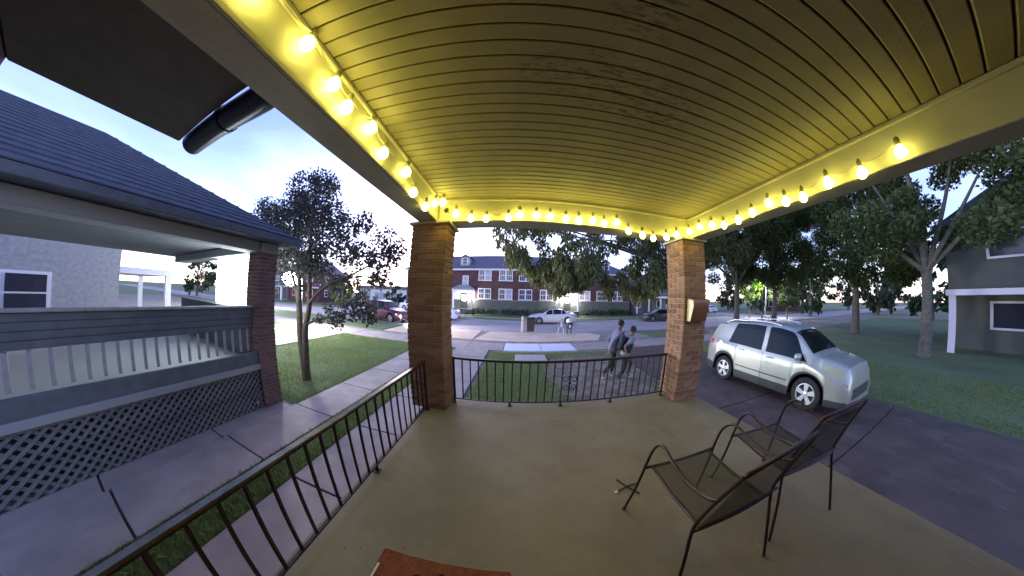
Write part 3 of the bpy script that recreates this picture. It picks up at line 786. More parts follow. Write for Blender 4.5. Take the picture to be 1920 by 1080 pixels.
    for wx in S.wx:
        for sgn in (1, -1):
            wroot = new_obj('wheel', None, t); wroot.location = (wx, sgn*(S.W/2-.115), R_); wroot.rotation_euler = (R(90) if sgn < 0 else R(-90), random.uniform(0, 1)*0, 0)
            MB().lathe([(R_*.62, -.09), (R_*.86, -.105), (R_*.97, -.085), (R_, -.04), (R_, .04), (R_*.97, .085), (R_*.86, .105), (R_*.66, .10), (R_*.64, .06)], 36).obj('tyre', M['rubber'], wroot, smooth=40)
            rb = MB(); ri = R_*.66
            rb.lathe([(ri*.98, .03), (ri, .098), (ri*.93, .104), (ri*.88, .085), (ri*.86, .03)], 36)
            ns = feats.get('spokes', 5)
            for q in range(ns):
                T = Matrix.Rotation(2*math.pi*q/ns, 4, 'Z')
                rb.prism([(-.055 if ns == 5 else -.025, ri*.90), (-.032 if ns == 5 else -.014, .03), (.032 if ns == 5 else .014, .03), (.055 if ns == 5 else .025, ri*.90)], .07, .093, 'z', T)
            rb.lathe([(.05, .06), (.05, .098), (.03, .103)], 16)
            rb.obj('rim', rimm, wroot, smooth=30)
            MB().lathe([(ri*.9, -.02), (ri*.9, .04)], 24).obj('brake_disc', M['seam'], wroot)
    if feats.get('rails'):
        for sgn in (1, -1):
            P_ = [(x, sgn*(S.pt(x, 10)[1]-.05), interp(S.top, x)+.045-(.04 if i in (0, 6) else 0)) for i, x in enumerate(np.linspace(feats['rails'][0], feats['rails'][1], 7))]
            MB().tube(bez(P_, 3), .016, 8).obj('roof_rail', M['rim'], t, smooth=60)
    return t
suvS = CarShape(4.28, 1.79,
    [(-2.14, .88), (-2.08, 1.06), (-1.98, 1.22), (-1.80, 1.52), (-1.68, 1.60), (-1.2, 1.655), (-.4, 1.68), (.35, 1.655), (.68, 1.60), (.90, 1.50), (1.30, 1.16), (1.40, 1.11), (1.8, 1.06), (2.03, .99), (2.11, .84), (2.14, .60)],
    [(-2.14, .86), (-2.0, 1.12), (-1.3, 1.09), (0, 1.02), (1.2, .98), (2.14, .72)], (-1.26, 1.29), .345, .21, .20, .07)
suv = car('silver_suv', 'silver small SUV with roof rails parked on the driveway beside the porch', (6.78, 3.72, -.865), R(-90), suvS, M['silver'], M['rim'],
    dict(clad=True, side=[(-1.18, -.03, -.98, -.03), (.10, 1.22, .10, .76)], front=(.76, 1.29), rear=(-2.0, -1.78), seams=(-.86, .035, 1.18), handles=(-.66, .26),
         mirror=1.02, mirrorm=M['silver'], rails=(-1.55, .35), tk=(4.6, 5.9), tlen=.34), cat='car')
sedS = CarShape(4.95, 1.85,
    [(-2.47, .78), (-2.40, .95), (-2.2, 1.02), (-1.75, 1.06), (-1.0, 1.36), (-.6, 1.43), (0, 1.455), (.45, 1.40), (1.2, 1.02), (1.7, .95), (2.2, .84), (2.42, .70), (2.47, .56)],
    [(-2.47, .74), (-2.0, .98), (-1, .97), (1.2, .92), (2.47, .6)], (-1.42, 1.45), .325, .18, .24, .05)
sedf = dict(side=[(-1.30, -.82, -1.0, -.80), (-.74, .06, -.74, .06), (.14, 1.02, .14, .55)], front=(.52, 1.18), rear=(-1.68, -1.02), seams=(-.78, .10, .98), handles=(-.55, .32), mirror=.85, spokes=10)
P180 = math.pi
car('silver_sedan', 'pale silver sedan parked on the far kerb in front of the brick row house', (3.62, 25.7, -1.05), P180+.02, sedS, M['silver2'], M['hub'], sedf)
car('white_sedan', 'white sedan on the far kerb, partly hidden behind the left pillar', (-8.25, 25.5, -1.05), P180, sedS, M['white'], M['hub'], sedf)
car('dark_sedan', 'dark car on the far kerb beside the right brick pillar', (17.0, 25.6, -1.05), P180, sedS, M['darkcar'], M['hub'], sedf)
bigS = CarShape(4.9, 1.95,
    [(-2.45, .95), (-2.38, 1.15), (-2.2, 1.55), (-2.05, 1.72), (-1.2, 1.79), (0, 1.80), (.5, 1.74), (1.15, 1.22), (1.3, 1.16), (2.0, 1.08), (2.35, .95), (2.45, .7)],
    [(-2.45, .93), (-2.2, 1.14), (1.2, 1.08), (2.45, .8)], (-1.45, 1.5), .38, .24, .20, .07)
bigf = dict(side=[(-2.05, -1.25, -1.9, -1.25), (-1.15, -.25, -1.15, -.25), (-.15, .92, -.15, .48)], front=(.55, 1.12), rear=(-2.36, -2.18), seams=(-1.2, -.2, .95), handles=(-1.0, .0), mirror=.8, lit=True)
red = car('dark_red_suv', 'dark red SUV with its headlights on, on the near side of the road', (-11.4, 19.2, -1.05), -.22, bigS, M['redcar'], M['hub'], bigf)
for sgn in (1, -1):
    l = bpy.data.lights.new('headlight_beam', 'SPOT'); l.energy = 900; l.color = (1, .93, 1); l.spot_size = R(95); l.spot_blend = .6; l.shadow_soft_size = .08
    lo = bpy.data.objects.new('headlight_beam', l); COL.objects.link(lo); lo.parent = red; lo.location = (2.52, sgn*.66, .80); lo.rotation_euler = (R(84), 0, R(-90))
car('white_car', 'white car parked behind the dark red SUV', (-14.5, 33.5, -.90), -.1, sedS, M['white'], M['hub'], sedf)
car('grey_car', 'small pale car in the distance up the side road on the right', (40.5, 40, -1.04), R(80), sedS, M['silver2'], M['hub'], sedf)

# ================================================================ PEOPLE (running towards the driveway)
def skin_body(name, verts, edges, mats, parent, sub=2):
    me = bpy.data.meshes.new(name); me.from_pydata([v[:3] for v in verts], edges, [])
    me.materials.append(mats); o = new_obj(name, me, parent)
    sk = o.modifiers.new('skin', 'SKIN'); sk.use_smooth_shade = True
    for i, v in enumerate(verts):
        rr = v[3]; ry = v[4] if len(v) > 4 else rr
        me.skin_vertices[0].data[i].radius = (rr, ry)
        me.skin_vertices[0].data[i].use_root = (i == 0)
    ss = o.modifiers.new('sub', 'SUBSURF'); ss.levels = sub; ss.render_levels = sub
    return o
def person(label, loc, rz, top, variant, H=1.0):
    t = thing('person', label, 'person', loc, rz, None); t.scale = (H, H, H)
    # local x = running direction, z up; leaning forward
    J = dict(pel=(0, 0, .88), sp=(.05, 0, 1.06), ch=(.12, 0, 1.26), nk=(.17, 0, 1.43), hd=(.23, 0, 1.57), tp=(.24, 0, 1.64))
    if variant == 0:
        legs = [((.0, .09, .84), (.17, .10, .48), (.06, .11, .11), (.17, .11, .04)), ((.0, -.09, .84), (-.06, -.10, .46), (-.30, -.10, .15), (-.24, -.10, .05))]
        arms = [((.14, .19, 1.33), (-.06, .26, 1.10), (.14, .24, .96)), ((.17, -.19, 1.33), (-.14, -.24, 1.14), (-.22, -.22, .88))]
    else:
        legs = [((.0, .09, .84), (.27, .10, .54), (.20, .11, .15), (.31, .11, .09)), ((.0, -.09, .84), (.0, -.10, .44), (-.17, -.10, .10), (-.06, -.10, .04))]
        arms = [((.14, .19, 1.33), (.04, .27, 1.08), (.28, .20, 1.08)), ((.17, -.19, 1.33), (-.12, -.25, 1.14), (-.02, -.24, .90))]
    V = [(*J['pel'], .13, .105), (*J['sp'], .115, .09), (*J['ch'], .15, .105), (*J['nk'], .055), (*J['hd'], .08, .09), (*J['tp'], .06)]
    E = [(0, 1), (1, 2), (2, 3), (3, 4), (4, 5)]
    for lg in legs:
        b = len(V); V += [(*lg[0], .085), (*lg[1], .058), (*lg[2], .038), (*lg[3], .035)]; E += [(0, b), (b, b+1), (b+1, b+2), (b+2, b+3)]
    hands = []
    for am in arms:
        b = len(V); V += [(*am[0], .055), (*am[1], .040), (*am[2], .027)]; E += [(2, b), (b, b+1), (b+1, b+2)]
        d = (Vector(am[2])-Vector(am[1])).normalized(); palm = Vector(am[2])+d*.06
        V.append((*palm, .028, .018)); E.append((b+2, b+3)); hands.append((palm, d))
    skin_body('body', V, E, M['skin'], t)
    for palm, d in hands:   # fingers
        side = d.cross(Vector((0, 0, 1))).normalized(); fg = MB()
        nrm = side.cross(d)
        for q in range(4):
            o0 = palm+side*(q-1.5)*.016; ln = (.062, .075, .078, .066)[q]
            fg.tube([o0, o0+d*ln*.55, o0+d*ln*.8-nrm*ln*.4], [.008, .0075, .006], 6)
        o0 = palm-d*.02+side*.03; fg.tube([o0, o0+d*.03+side*.02, o0+d*.06+side*.02-nrm*.01], [.009, .008, .006], 6)
        fg.obj('fingers', M['skin'], t, smooth=60)
    # trousers
    V = [(0, 0, .93, .145, .115), (*J['pel'], .145, .12)]; E = [(0, 1)]
    for lg in legs:
        b = len(V); V += [(*lg[0], .10), (*lg[1], .076), (*(Vector(lg[2])+Vector((0, 0, .02))), .062)]; E += [(1, b), (b, b+1), (b+1, b+2)]
    skin_body('trousers', V, E, M['pants'], t)
    V = [(-.02, 0, .78, .19 if top == 'hoodie' else .15, .17 if top == 'hoodie' else .14), (*J['pel'], .19, .16), (*J['sp'], .17, .15), (*J['ch'], .20, .16), (.16, 0, 1.39, .10, .09)]; E = [(0, 1), (1, 2), (2, 3), (3, 4)]
    if top == 'hoodie':
        for am in arms:
            b = len(V); V += [(*am[0], .075), (*am[1], .060), (*am[2], .042)]; E += [(3, b), (b, b+1), (b+1, b+2)]
        skin_body('hooded_top', V, E, M['hoodie'], t)
        skin_body('hood', [(.11, 0, 1.43, .095), (.15, 0, 1.46, .085)], [(0, 1)], M['hoodie'], t)
    else:
        for am in arms:
            b = len(V); V += [(*am[0], .070), (*(Vector(am[0]).lerp(Vector(am[1]), .75)), .058)]; E += [(3, b), (b, b+1)]
        skin_body('shirt', V, E, M['shirt'], t)
        V = [(-.01, 0, .84, .215, .185), (*J['sp'], .195, .17), (*J['ch'], .225, .18), (.15, 0, 1.38, .12, .11)]
        MB().box(-.13, -.14, -.22, .03, .14, .24, .06, Matrix.Translation((-.10, 0, 1.20)) @ Matrix.Rotation(R(14), 4, 'Y')).obj('backpack', M['vest'], t, smooth=60)
        skin_body('vest', V, [(0, 1), (1, 2), (2, 3)], M['vest'], t)
    # hair, face
    MB().lathe([(.012*math.sin(0)+.001, .098)]+[(.098*math.sin(R(a)), .098*math.cos(R(a))) for a in (20, 40, 60, 80, 100, 120, 135)], 18, Matrix.Translation((.215, 0, 1.60)) @ Matrix.Rotation(R(-22), 4, 'Y') @ Matrix.Diagonal((1.08, .92, 1.12, 1))).obj('hair', M['hair'], t, smooth=70)
    fc = MB(); fc.lathe([(.001, -.012), (.011, -.004), (.008, .012), (.001, .022)], 8, Matrix.Translation((.325, 0, 1.555))); fc.obj('nose', M['skin'], t)
    for sgn in (1, -1): MB().lathe([(.001, -.007), (.008, 0), (.001, .007)], 8, Matrix.Translation((.308, sgn*.032, 1.585))).obj('eye', M['hair'], t)
    MB().box(.300, -.022, 1.518, .312, .022, 1.526, .003).obj('mouth', M['skin'], t)
    for sgn in (1, -1): MB().lathe([(.001, -.03), (.02, -.01), (.02, .012), (.001, .032)], 8, Matrix.Translation((.225, sgn*.088, 1.565)) @ Matrix.Scale(.5, 4, (0, 1, 0))).obj('ear', M['skin'], t, smooth=60)
    for lg in legs:
        a = Vector(lg[3]); f = MB()
        f.box(-.08, -.04, -.05, .15, .04, .035, .03, Matrix.Translation(a))
        f.obj('shoe', M['shoe'], t, smooth=50)
    return t
person('person running in a lavender grey hooded top with dark hair, seen past the front railing', (2.72, 6.4, -.845), .10, 'hoodie', 0, .98)
person('person running in a black vest and backpack over a pale shirt, ahead at the right', (2.93, 6.0, -.845), -.1, 'vest', 1, .90)

# ================================================================ NEIGHBOUR'S HOUSE (left)
nb = thing('neighbour_house', 'grey neighbouring house with a dark hipped roof and a porch with lattice skirting', 'house', (-4.6, 0, -.9))
def nbb(name, a, m_, b=0.0, par=None):
    x0, y0, z0, x1, y1, z1 = a
    return MB().box(x0+4.6, y0, z0+.9, x1+4.6, y1, z1+.9, b).obj(name, m_, par or nb)
nbb('porch_deck', (-10.5, -5, -.12, -4.52, 2.98, -.02), M['nbtrim'], .01)
nbb('house_body', (-10.5, -8, -.9, -5.4, -1.2, 2.1), M['nbsiding'])
nbb('porch_beam', (-10.5, 2.56, 1.98, -4.47, 2.96, 2.16), M['nbtrim'], .01)
nbb('side_beam', (-4.98, -1.2, 1.98, -4.52, 2.55, 2.16), M['nbtrim'], .01)
nbb('eave_board', (-10.9, -8.3, 2.17, -4.16, 3.32, 2.29), M['nbsiding'], .01)
nbb('front_knee_wall', (-9.8, 2.66, -.02, -5.07, 2.86, .93), M['nbsiding'], .01)
for i in range(4): nbb('side_board', (-4.80+random.uniform(0, .006), -1.2, .62+i*.0905, -4.70, 2.575, .705+i*.0905), M['nbsiding'], .006)
nbb('opening_glow_panel', (-7.0, 2.74, .96, -5.10, 2.78, 1.975), M['lit'])  # glowing sheet added to stand for the blown-out porch opening
nbb('side_sill', (-4.84, -1.2, .985, -4.66, 2.585, 1.02), M['trimgrey'], .008)
nbb('skirt_board', (-4.62, -1.2, -.16, -4.56, 2.58, .20), M['nbsiding'], .01)
bm_ = MB().box(-.02, -.02, 0, .02, .02, .40, .004).mesh('porch_baluster', M['trimgrey'])
for i in range(24): place(bm_, 'porch_baluster', nb, (-.14, -1.1+i*.155, 1.11))
rf_ = MB().add([(-10.9, -8.3, 2.295), (-4.16, -8.3, 2.295), (-4.16, 3.32, 2.295), (-10.9, 3.32, 2.295), (-7.5, -5.0, 4.0), (-7.5, .0, 4.0)], [(0,1,4), (1,2,5,4), (2,3,5), (3,0,4,5), (0,3,2,1)])
rf_.v = [(x+4.6, y, z+.9) for x, y, z in rf_.v]; rf_.obj('roof', M['nbroof'], nb)
sh = MB()
for k in range(16):   # shingle course edges on the slope facing us
    f = k/16; x = -4.16-f*3.34; z = 2.30+f*1.70; y0 = -8.3+f*3.3; y1 = 3.32-f*3.32
    sh.box(x-.03+4.6, y0, z-.004+.9, x+4.6, y1, z+.012+.9)
o = sh.obj('shingle_courses', M['nbroof'], nb); o['kind'] = 'stuff'
def nb_pillar(x, y):
    global _p
    t = pillar(x, y, 'x', .50, .38, 2.84)
    return t
np_ = nb_pillar(-4.99, 2.58); np_.location = (-4.99+4.6, 2.58, 0.04); np_.parent = nb; np_.name = 'porch_pillar'
for kk in ('category', 'label'): del np_[kk]
for c in np_.children:
    if c.name.startswith('brick'): c.data.materials[0] = M['nbbrick']
    if c.name.startswith('capital'): bpy.data.objects.remove(c)
lt_ = MB().box(-.006, -.018, 0, .006, .018, 1.0).mesh('lattice_slat', M['lattice'])
for k in range(-6, 34):   # diagonal slats, two directions; clipped by length to the panel
    for s_ in (1, -1):
        y0 = -1.2+k*.115
        if s_ == 1: a, b = y0, y0+.70
        else: a, b = y0+.70, y0
        z0, z1 = .05, .75
        def clip(a, b, z0, z1):
            t0, t1 = 0., 1.
            for lim, sg_ in ((-1.2, 1), (2.55, -1)):
                da = (a-lim)*sg_; db = (b-lim)*sg_
                if da < 0 and db < 0: return None
                if da < 0: t0 = max(t0, -da/(db-da))
                if db < 0: t1 = min(t1, da/(da-db))
            return (t0, t1) if t1-t0 > .08 else None
        c_ = clip(a, b, z0, z1)
        if not c_: continue
        t0, t1 = c_; L_ = math.hypot(b-a, z1-z0)
        o = place(lt_, 'lattice_slat', nb, (.02+(.007 if s_ > 0 else -.007), a+(b-a)*t0, z0+(z1-z0)*t0))
        o.rotation_euler.x = -math.atan2(b-a, z1-z0); o.scale.z = L_*(t1-t0)
nbb('under_porch', (-10.4, -1.2, -.9, -4.75, 2.5, -.13), M['plastic'])

# ================================================================ ROW HOUSE ACROSS THE ROAD
rh = thing('row_house', 'long two storey red brick row house with a slate roof across the road', 'building', (0, 34, -.9))
def rb(name, a, m_, b=0.0, par=None):
    x0, y0, z0, x1, y1, z1 = a
    return MB().box(x0, y0-34, z0+.9, x1, y1-34, z1+.9, b).obj(name, m_, par or rh)
rb('wall', (-16.2, 34, .98, 16.8, 44, 4.88), M['redbrick'])
rb('base_wall', (-16.25, 33.93, -.9, 16.85, 44, .975), M['stonebase'])
rb('cornice', (-16.6, 33.6, 4.885, 17.2, 44.4, 5.12), M['trim'], .03)
rb('sill_band', (-16.22, 33.95, 1.05, 16.82, 33.998, 1.13), M['trimgrey'])
MB().add([(-16.7, -.5, 6.025), (17.3, -.5, 6.025), (17.3, 10.5, 6.025), (-16.7, 10.5, 6.025), (-12.5, 4.8, 8.55), (13.2, 4.8, 8.55)], [(0,1,5,4), (1,2,5), (2,3,4,5), (3,0,4), (0,3,2,1)]).obj('roof', M['slate'], rh)
rb('chimney', (.6, 36.2, 6.4, 1.3, 36.9, 7.75), M['redbrick'], .02)
rb('chimney', (9.9, 38.2, 6.9, 10.6, 38.9, 8.2), M['redbrick'], .02)
def window(x, z, w_, h, panes=2, depth=.0, par=None, y=34.0, curt=()):
    f = MB(); X0, X1, Z0, Z1 = x, x+w_, z, z+h; t_ = .11
    q = lambda a0, z0, a1, z1, d=.07: f.box(a0, y-d-34, z0+.9, a1, y-34+.005, z1+.9)
    q(X0, Z0, X0+t_, Z1); q(X1-t_, Z0, X1, Z1); q(X0+t_, Z1-t_, X1-t_, Z1); q(X0-.05, Z0-.02, X1+.05, Z0+.10, .12)
    if panes == 2: q((X0+X1)/2-.10, Z0+.10, (X0+X1)/2+.10, Z1-t_)
    o = f.obj('window', M['trim'], par or rh)
    spans = [(X0+t_, (X0+X1)/2-.10), ((X0+X1)/2+.10, X1-t_)] if panes == 2 else [(X0+t_, X1-t_)]
    for i, (a, b) in enumerate(spans):
        m_ = M['curtain'] if i in curt else M['glassdk']
        MB().box(a, y-.02-34, Z0+.10+.9, b, y-34+.003, Z1-t_+.9).obj('pane', m_, o)
        sb = MB(); zc_ = (Z0+Z1)/2+.9
        sb.box(a, y-.05-34, zc_-.035, b, y-.021-34, zc_+.035)
        for u in (1/3, 2/3): sb.box(a+(b-a)*u-.015, y-.04-34, Z0+1.0, a+(b-a)*u+.015, y-.021-34, zc_-.036); sb.box(a+(b-a)*u-.015, y-.04-34, zc_+.036, a+(b-a)*u+.015, y-.021-34, Z1-t_+.9)
        sb.obj('glazing_bar', M['trim'], o)
    return o
lowx = [-15.5, -12.2, -5.08, -2.35, .16, 2.93, 8.45, 11.2, 13.75]
for i, x in enumerate(lowx): window(x, 1.20, 1.74, 1.38, curt=((1,) if i in (3, 6) else ()))
for i, x in enumerate([-15.5, -12.2, -5.08, -2.35, .16, 2.93, 8.45, 11.2, 13.75]): window(x, 3.55, 1.74, 1.42, curt=((1,) if i == 2 else (0, 1) if i == 5 else ()))
window(-7.32, 2.75, .86, 1.45, 1, curt=(0,)); window(6.3, 2.75, .86, 1.45, 1, curt=(0,))
def dormer(x):
    d = new_obj('dormer', None, rh)
    MB().box(x, .35, 6.5, x+1.35, 3.2, 7.62).obj('dormer_wall', M['trimgrey'], d)
    MB().prism([(x-.2, 7.6), (x+.675, 8.12), (x+1.55, 7.6)], .22, 3.6).obj('dormer_roof', M['slate'], d)
    MB().box(x+.38, .30, 6.75, x+.97, .346, 7.5).obj('dormer_pane', M['glassdk'], d)
    f = MB(); f.box(x+.28, .27, 6.65, x+.38, .345, 7.58); f.box(x+.97, .27, 6.65, x+1.07, .345, 7.58); f.box(x+.38, .27, 7.5, x+.97, .345, 7.58); f.box(x+.38, .27, 7.1, x+.97, .299, 7.14); f.obj('dormer_frame', M['trim'], d)
for x in (-7.85, 5.85, -13.5, 12.2): dormer(x)
def portico(x0, x1):
    p = new_obj('portico', None, rh); xm = (x0+x1)/2
    MB().add([(x0-.25, -1.5, 3.25), (x1+.25, -1.5, 3.25), (x1+.25, 0, 3.25), (x0-.25, 0, 3.25), (xm-.6, -.3, 3.85), (xm+.6, -.3, 3.85), (xm+.6, 0, 3.85), (xm-.6, 0, 3.85)], [(0,1,5,4), (1,2,6,5), (3,0,4,7), (4,5,6,7), (0,3,2,1), (2,3,7,6)]).obj('portico_roof', M['trimgrey'], p)
    MB().box(x0-.15, -1.4, 3.0, x1+.15, -.001, 3.245).obj('portico_beam', M['trim'], p)
    for x in (x0, x1-.22): MB().box(x, -1.35, .2, x+.22, -1.13, 2.998, .02).obj('column', M['trim'], p)
    MB().box(x0, -.06, .7, x1, -.002, 2.998).obj('entry_wall', M['trim'], p)
    MB().box(xm-.48, -.10, .72, xm+.48, -.062, 2.75).obj('entry_door', M['door'], p)
    MB().box(xm-.26, -.115, 1.75, xm+.26, -.101, 2.5).obj('door_pane', M['litwarm'] if x0 < 0 else M['curtain'], p)
    MB().box(x0, -1.4, 0, x1, -.07, .70).obj('steps_block', M['stonebase'], p)
    MB().box(xm-.6, -1.9, 0, xm+.6, -1.41, .35).obj('step', M['stonebase'], p)
    lm = [(xm+.95, 2.2)] if x0 < 0 else [(xm-.85, 2.2), (xm+.95, 2.2)]
    for lx_, lz in lm:
        MB().lathe([(.03, -.26), (.15, -.2), (.19, 0), (.14, .22), (.03, .28)], 12, Matrix.Translation((lx_, -.26, lz))).obj('wall_lamp', M['litwarm'], p, smooth=50)
        l = bpy.data.lights.new('wall_lamp_light', 'POINT'); l.energy = 60; l.color = (1, .97, .9); l.shadow_soft_size = .15
        lo = bpy.data.objects.new('wall_lamp_light', l); COL.objects.link(lo); lo.parent = p; lo.location = (lx_, -.6, lz)
portico(-8.45, -5.6); portico(5.3, 8.2)

# grey house right of the row house
gh = thing('grey_house', 'grey house with white porch columns right of the row house', 'house', (20.5, 35, -.9))
MB().box(-2.9, 0, 0, 4.2, 9, 4.6).obj('wall', M['nbsiding'], gh)
MB().prism([(-3.3, 4.6), (.65, 6.6), (4.6, 4.6)], -.4, 9.4).obj('roof', M['nbroof'], gh)
MB().box(-2.9, -2.0, 2.6, 4.2, -.01, 2.9).obj('porch_roof', M['trim'], gh)
for x in (-2.8, -.6, 1.7, 3.9): MB().box(x, -1.9, .3, x+.22, -1.68, 2.6, .02).obj('column', M['trim'], gh)
MB().box(-2.9, -2.0, 0, 4.2, -.01, .3).obj('porch_step', M['stonebase'], gh)
for x in (-2.2, 2.1): 
    f = MB().box(x, -.06, 1.1, x+1.1, -.002, 2.3).obj('window', M['trim'], gh); MB().box(x+.12, -.08, 1.22, x+.98, -.061, 2.18).obj('pane', M['glassdk'], f)
MB().box(.3, -.05, .3, 1.2, -.002, 2.3).obj('door', M['door'], gh)
for x in (-1.9, 1.9):
    f = MB().box(x, -.06, 3.2, x+1.0, -.002, 4.2).obj('window', M['trim'], gh); MB().box(x+.1, -.08, 3.3, x+.9, -.061, 4.1).obj('pane', M['glassdk'], f)

# low pale building behind the red SUV, garage blocks far left
lb = thing('low_building', 'low pale building with a dark flat roof behind the dark red SUV', 'building', (-26, 46, -.9))
MB().box(-9, 0, 0, 5.2, 8, 3.1).obj('wall', M['trim'], lb); MB().box(-9.4, -.5, 3.1, 5.6, 8.4, 3.75, .03).obj('roof', M['slate'], lb)
for x in (-8, -4.2, -.4): MB().box(x, -.05, .2, x+2.6, -.002, 2.4).obj('garage_door', M['curtain'], lb)
def simple_house(name, label, loc, rz, W_, D_, H_, wall_, roof_, cat='house'):
    h = thing(name, label, cat, loc, rz)
    MB().box(-W_/2, 0, 0, W_/2, D_, H_).obj('wall', wall_, h)
    MB().prism([(-W_/2-.4, H_), (0, H_+W_*.32), (W_/2+.4, H_)], -.5, D_+.5).obj('roof', roof_, h)
    for x in (-W_*.34, W_*.12):
        for z in ([1.0, H_-1.7] if H_ > 4 else [1.0]):
            f = MB().box(x, -.06, z, x+W_*.2, -.002, z+1.25).obj('window', M['trim'], h); MB().box(x+.1, -.08, z+.1, x+W_*.2-.1, -.061, z+1.15).obj('pane', M['glassdk'], f)
    for sx in (-1, 1):
        for y in (D_*.2, D_*.62):
            for z in ([1.0, H_-1.7] if H_ > 4 else [1.0]):
                a, b = (W_/2+.002, W_/2+.05) if sx > 0 else (-W_/2-.05, -W_/2-.002); a2, b2 = (b+.001, b+.02) if sx > 0 else (a-.02, a-.001)
                f = MB().box(a, y, z, b, y+1.1, z+1.35).obj('window', M['trim'], h)
                MB().box(a2, y+.1, z+.1, b2, y+.99, z+.64).obj('pane', M['glassdk'], f); MB().box(a2, y+.1, z+.70, b2, y+.99, z+1.25).obj('pane', M['glassdk'], f)
    f = MB().box(-.5, -.05, .1, .5, -.002, 2.2).obj('door', M['door'], h)
    MB().box(-W_/2, -2.2, 2.5, W_/2, -.003, 2.75).obj('porch_roof', M['trim'], h)
    for x in (-W_/2+.1, W_/2-.35): MB().box(x, -2.1, 0, x+.25, -1.85, 2.5).obj('column', M['trim'], h)
    return h
simple_house('brick_house', 'red brick house with a dark roof far off beyond the trees at the right', (60, 33, -.9), -.9, 9, 9, 5.6, M['redbrick'], M['nbroof'])
simple_house('pale_house', 'pale house at the end of the side road on the right', (50, 62, -.9), -.3, 9, 8, 5.4, M['trim'], M['slate'])
simple_house('brown_house', 'brick house standing beyond the driveway and lawn to the right', (21, -3.5, -.9), R(-90), 9, 10, 5.8, M['stonebase'], M['nbroof'])
simple_house('grey_house', 'grey gabled house far down the road at the left', (-58, 36, -.9), .5, 10, 9, 5.6, M['nbsiding'], M['nbroof'])

simple_house('white_house', 'grey gabled house next along the row beyond the neighbour house', (-19, 1.5, -.9), R(180), 8, 10, 5.4, M['trimgrey'], M['nbroof'])
simple_house('brick_house', 'brick gabled house across the road at the far left', (-40, 33, -.9), .1, 9, 9, 5.4, M['redbrick'], M['slate'])
# ================================================================ TREES AND HEDGES
def leafmesh(name, P, size, m_, droop=0.0, aspect=1.6, sphere=False):
    N_ = len(P); a = rng.normal(size=(N_, 3)); a[:, 2] -= droop*2.2; a /= np.linalg.norm(a, axis=1)[:, None]
    b = rng.normal(size=(N_, 3)); b -= a*(a*b).sum(1)[:, None]; b /= np.linalg.norm(b, axis=1)[:, None]
    s = size*rng.uniform(.55, 1.35, N_)[:, None]; L_ = a*s*aspect; W_ = b*s*.5
    c = np.cross(a, b)*s*.18
    q = np.stack([P, P+L_*.45+W_+c, P+L_, P+L_*.45-W_+c], 1).reshape(-1, 3)
    me = bpy.data.meshes.new(name); me.vertices.add(N_*4); me.vertices.foreach_set('co', q.ravel())
    me.loops.add(N_*4); me.loops.foreach_set('vertex_index', np.arange(N_*4)); me.polygons.add(N_)
    me.polygons.foreach_set('loop_start', np.arange(N_)*4); me.polygons.foreach_set('loop_total', np.full(N_, 4))
    me.materials.append(m_); me.update(); return me
def clump_pts(clumps, per, flat=1.0):
    out_ = []
    for (x, y, z, r) in clumps:
        n_ = int(per*r*r); d = rng.normal(size=(n_, 3)); d /= np.linalg.norm(d, axis=1)[:, None]
        rr = r*rng.uniform(.25, 1.0, n_)**.6; p = d*rr[:, None]; p[:, 2] *= flat
        out_.append(p+np.array([x, y, z]))
    return np.concatenate(out_)
def tree(name, label, loc, trunk, limbs, clumps, per, size, leaf, bark, droop=0, flat=.8, aspect=1.6, group=None, cat='tree'):
    t = thing(name, label, cat, loc, 0, group)
    mb2 = MB()
    for pts, r0, r1 in trunk+limbs:
        P_ = bez(pts, 4); mb2.tube(P_, [r0+(r1-r0)*i/(len(P_)-1) for i in range(len(P_))], 9)
    mb2.obj('trunk', bark, t, smooth=60)
    P = clump_pts(clumps, per, flat)
    new_obj('crown', leafmesh('crown', P, size, leaf, droop, aspect), t)
    return t
# small forked tree on the neighbour's lawn
rd = random.Random(5)
C0 = [(-2.3,0,4.55,.42), (-2.0,.2,4.2,.5), (-1.5,-.2,4.0,.55), (-1.0,.2,4.5,.55), (-.5,0,4.9,.5), (0.1,.1,4.95,.4), (.4,0,4.7,.35), (-.6,.2,4.2,.6), (.2,-.1,4.1,.6), (.8,0,4.0,.42),
      (-1.6,.3,3.5,.5), (-.9,-.1,3.4,.6), (-.1,.2,3.4,.6), (.7,.1,3.4,.5), (1.3,0,3.6,.38), (1.8,.1,3.7,.28), (1.3,.2,3.05,.35), (1.9,0,3.0,.33), (2.4,.1,2.9,.34), (2.75,0,3.05,.25), (2.3,.1,2.5,.3), (1.7,0,2.45,.28), (2.5,-.1,3.3,.22),
      (1.1,.1,2.4,.3), (.5,.1,2.7,.4), (.1,0,2.9,.45), (-.6,.1,2.85,.45), (-1.3,0,2.9,.32), (1.6,.1,1.85,.38), (1.2,0,1.6,.30), (2.1,.1,1.8,.3), (1.9,0,2.1,.22), (.9,.1,1.85,.2), (-1.0,.2,2.4,.25), (-1.9,.2,3.0,.25), (-.2,.2,2.3,.2), (.55,.1,1.55,.18)]
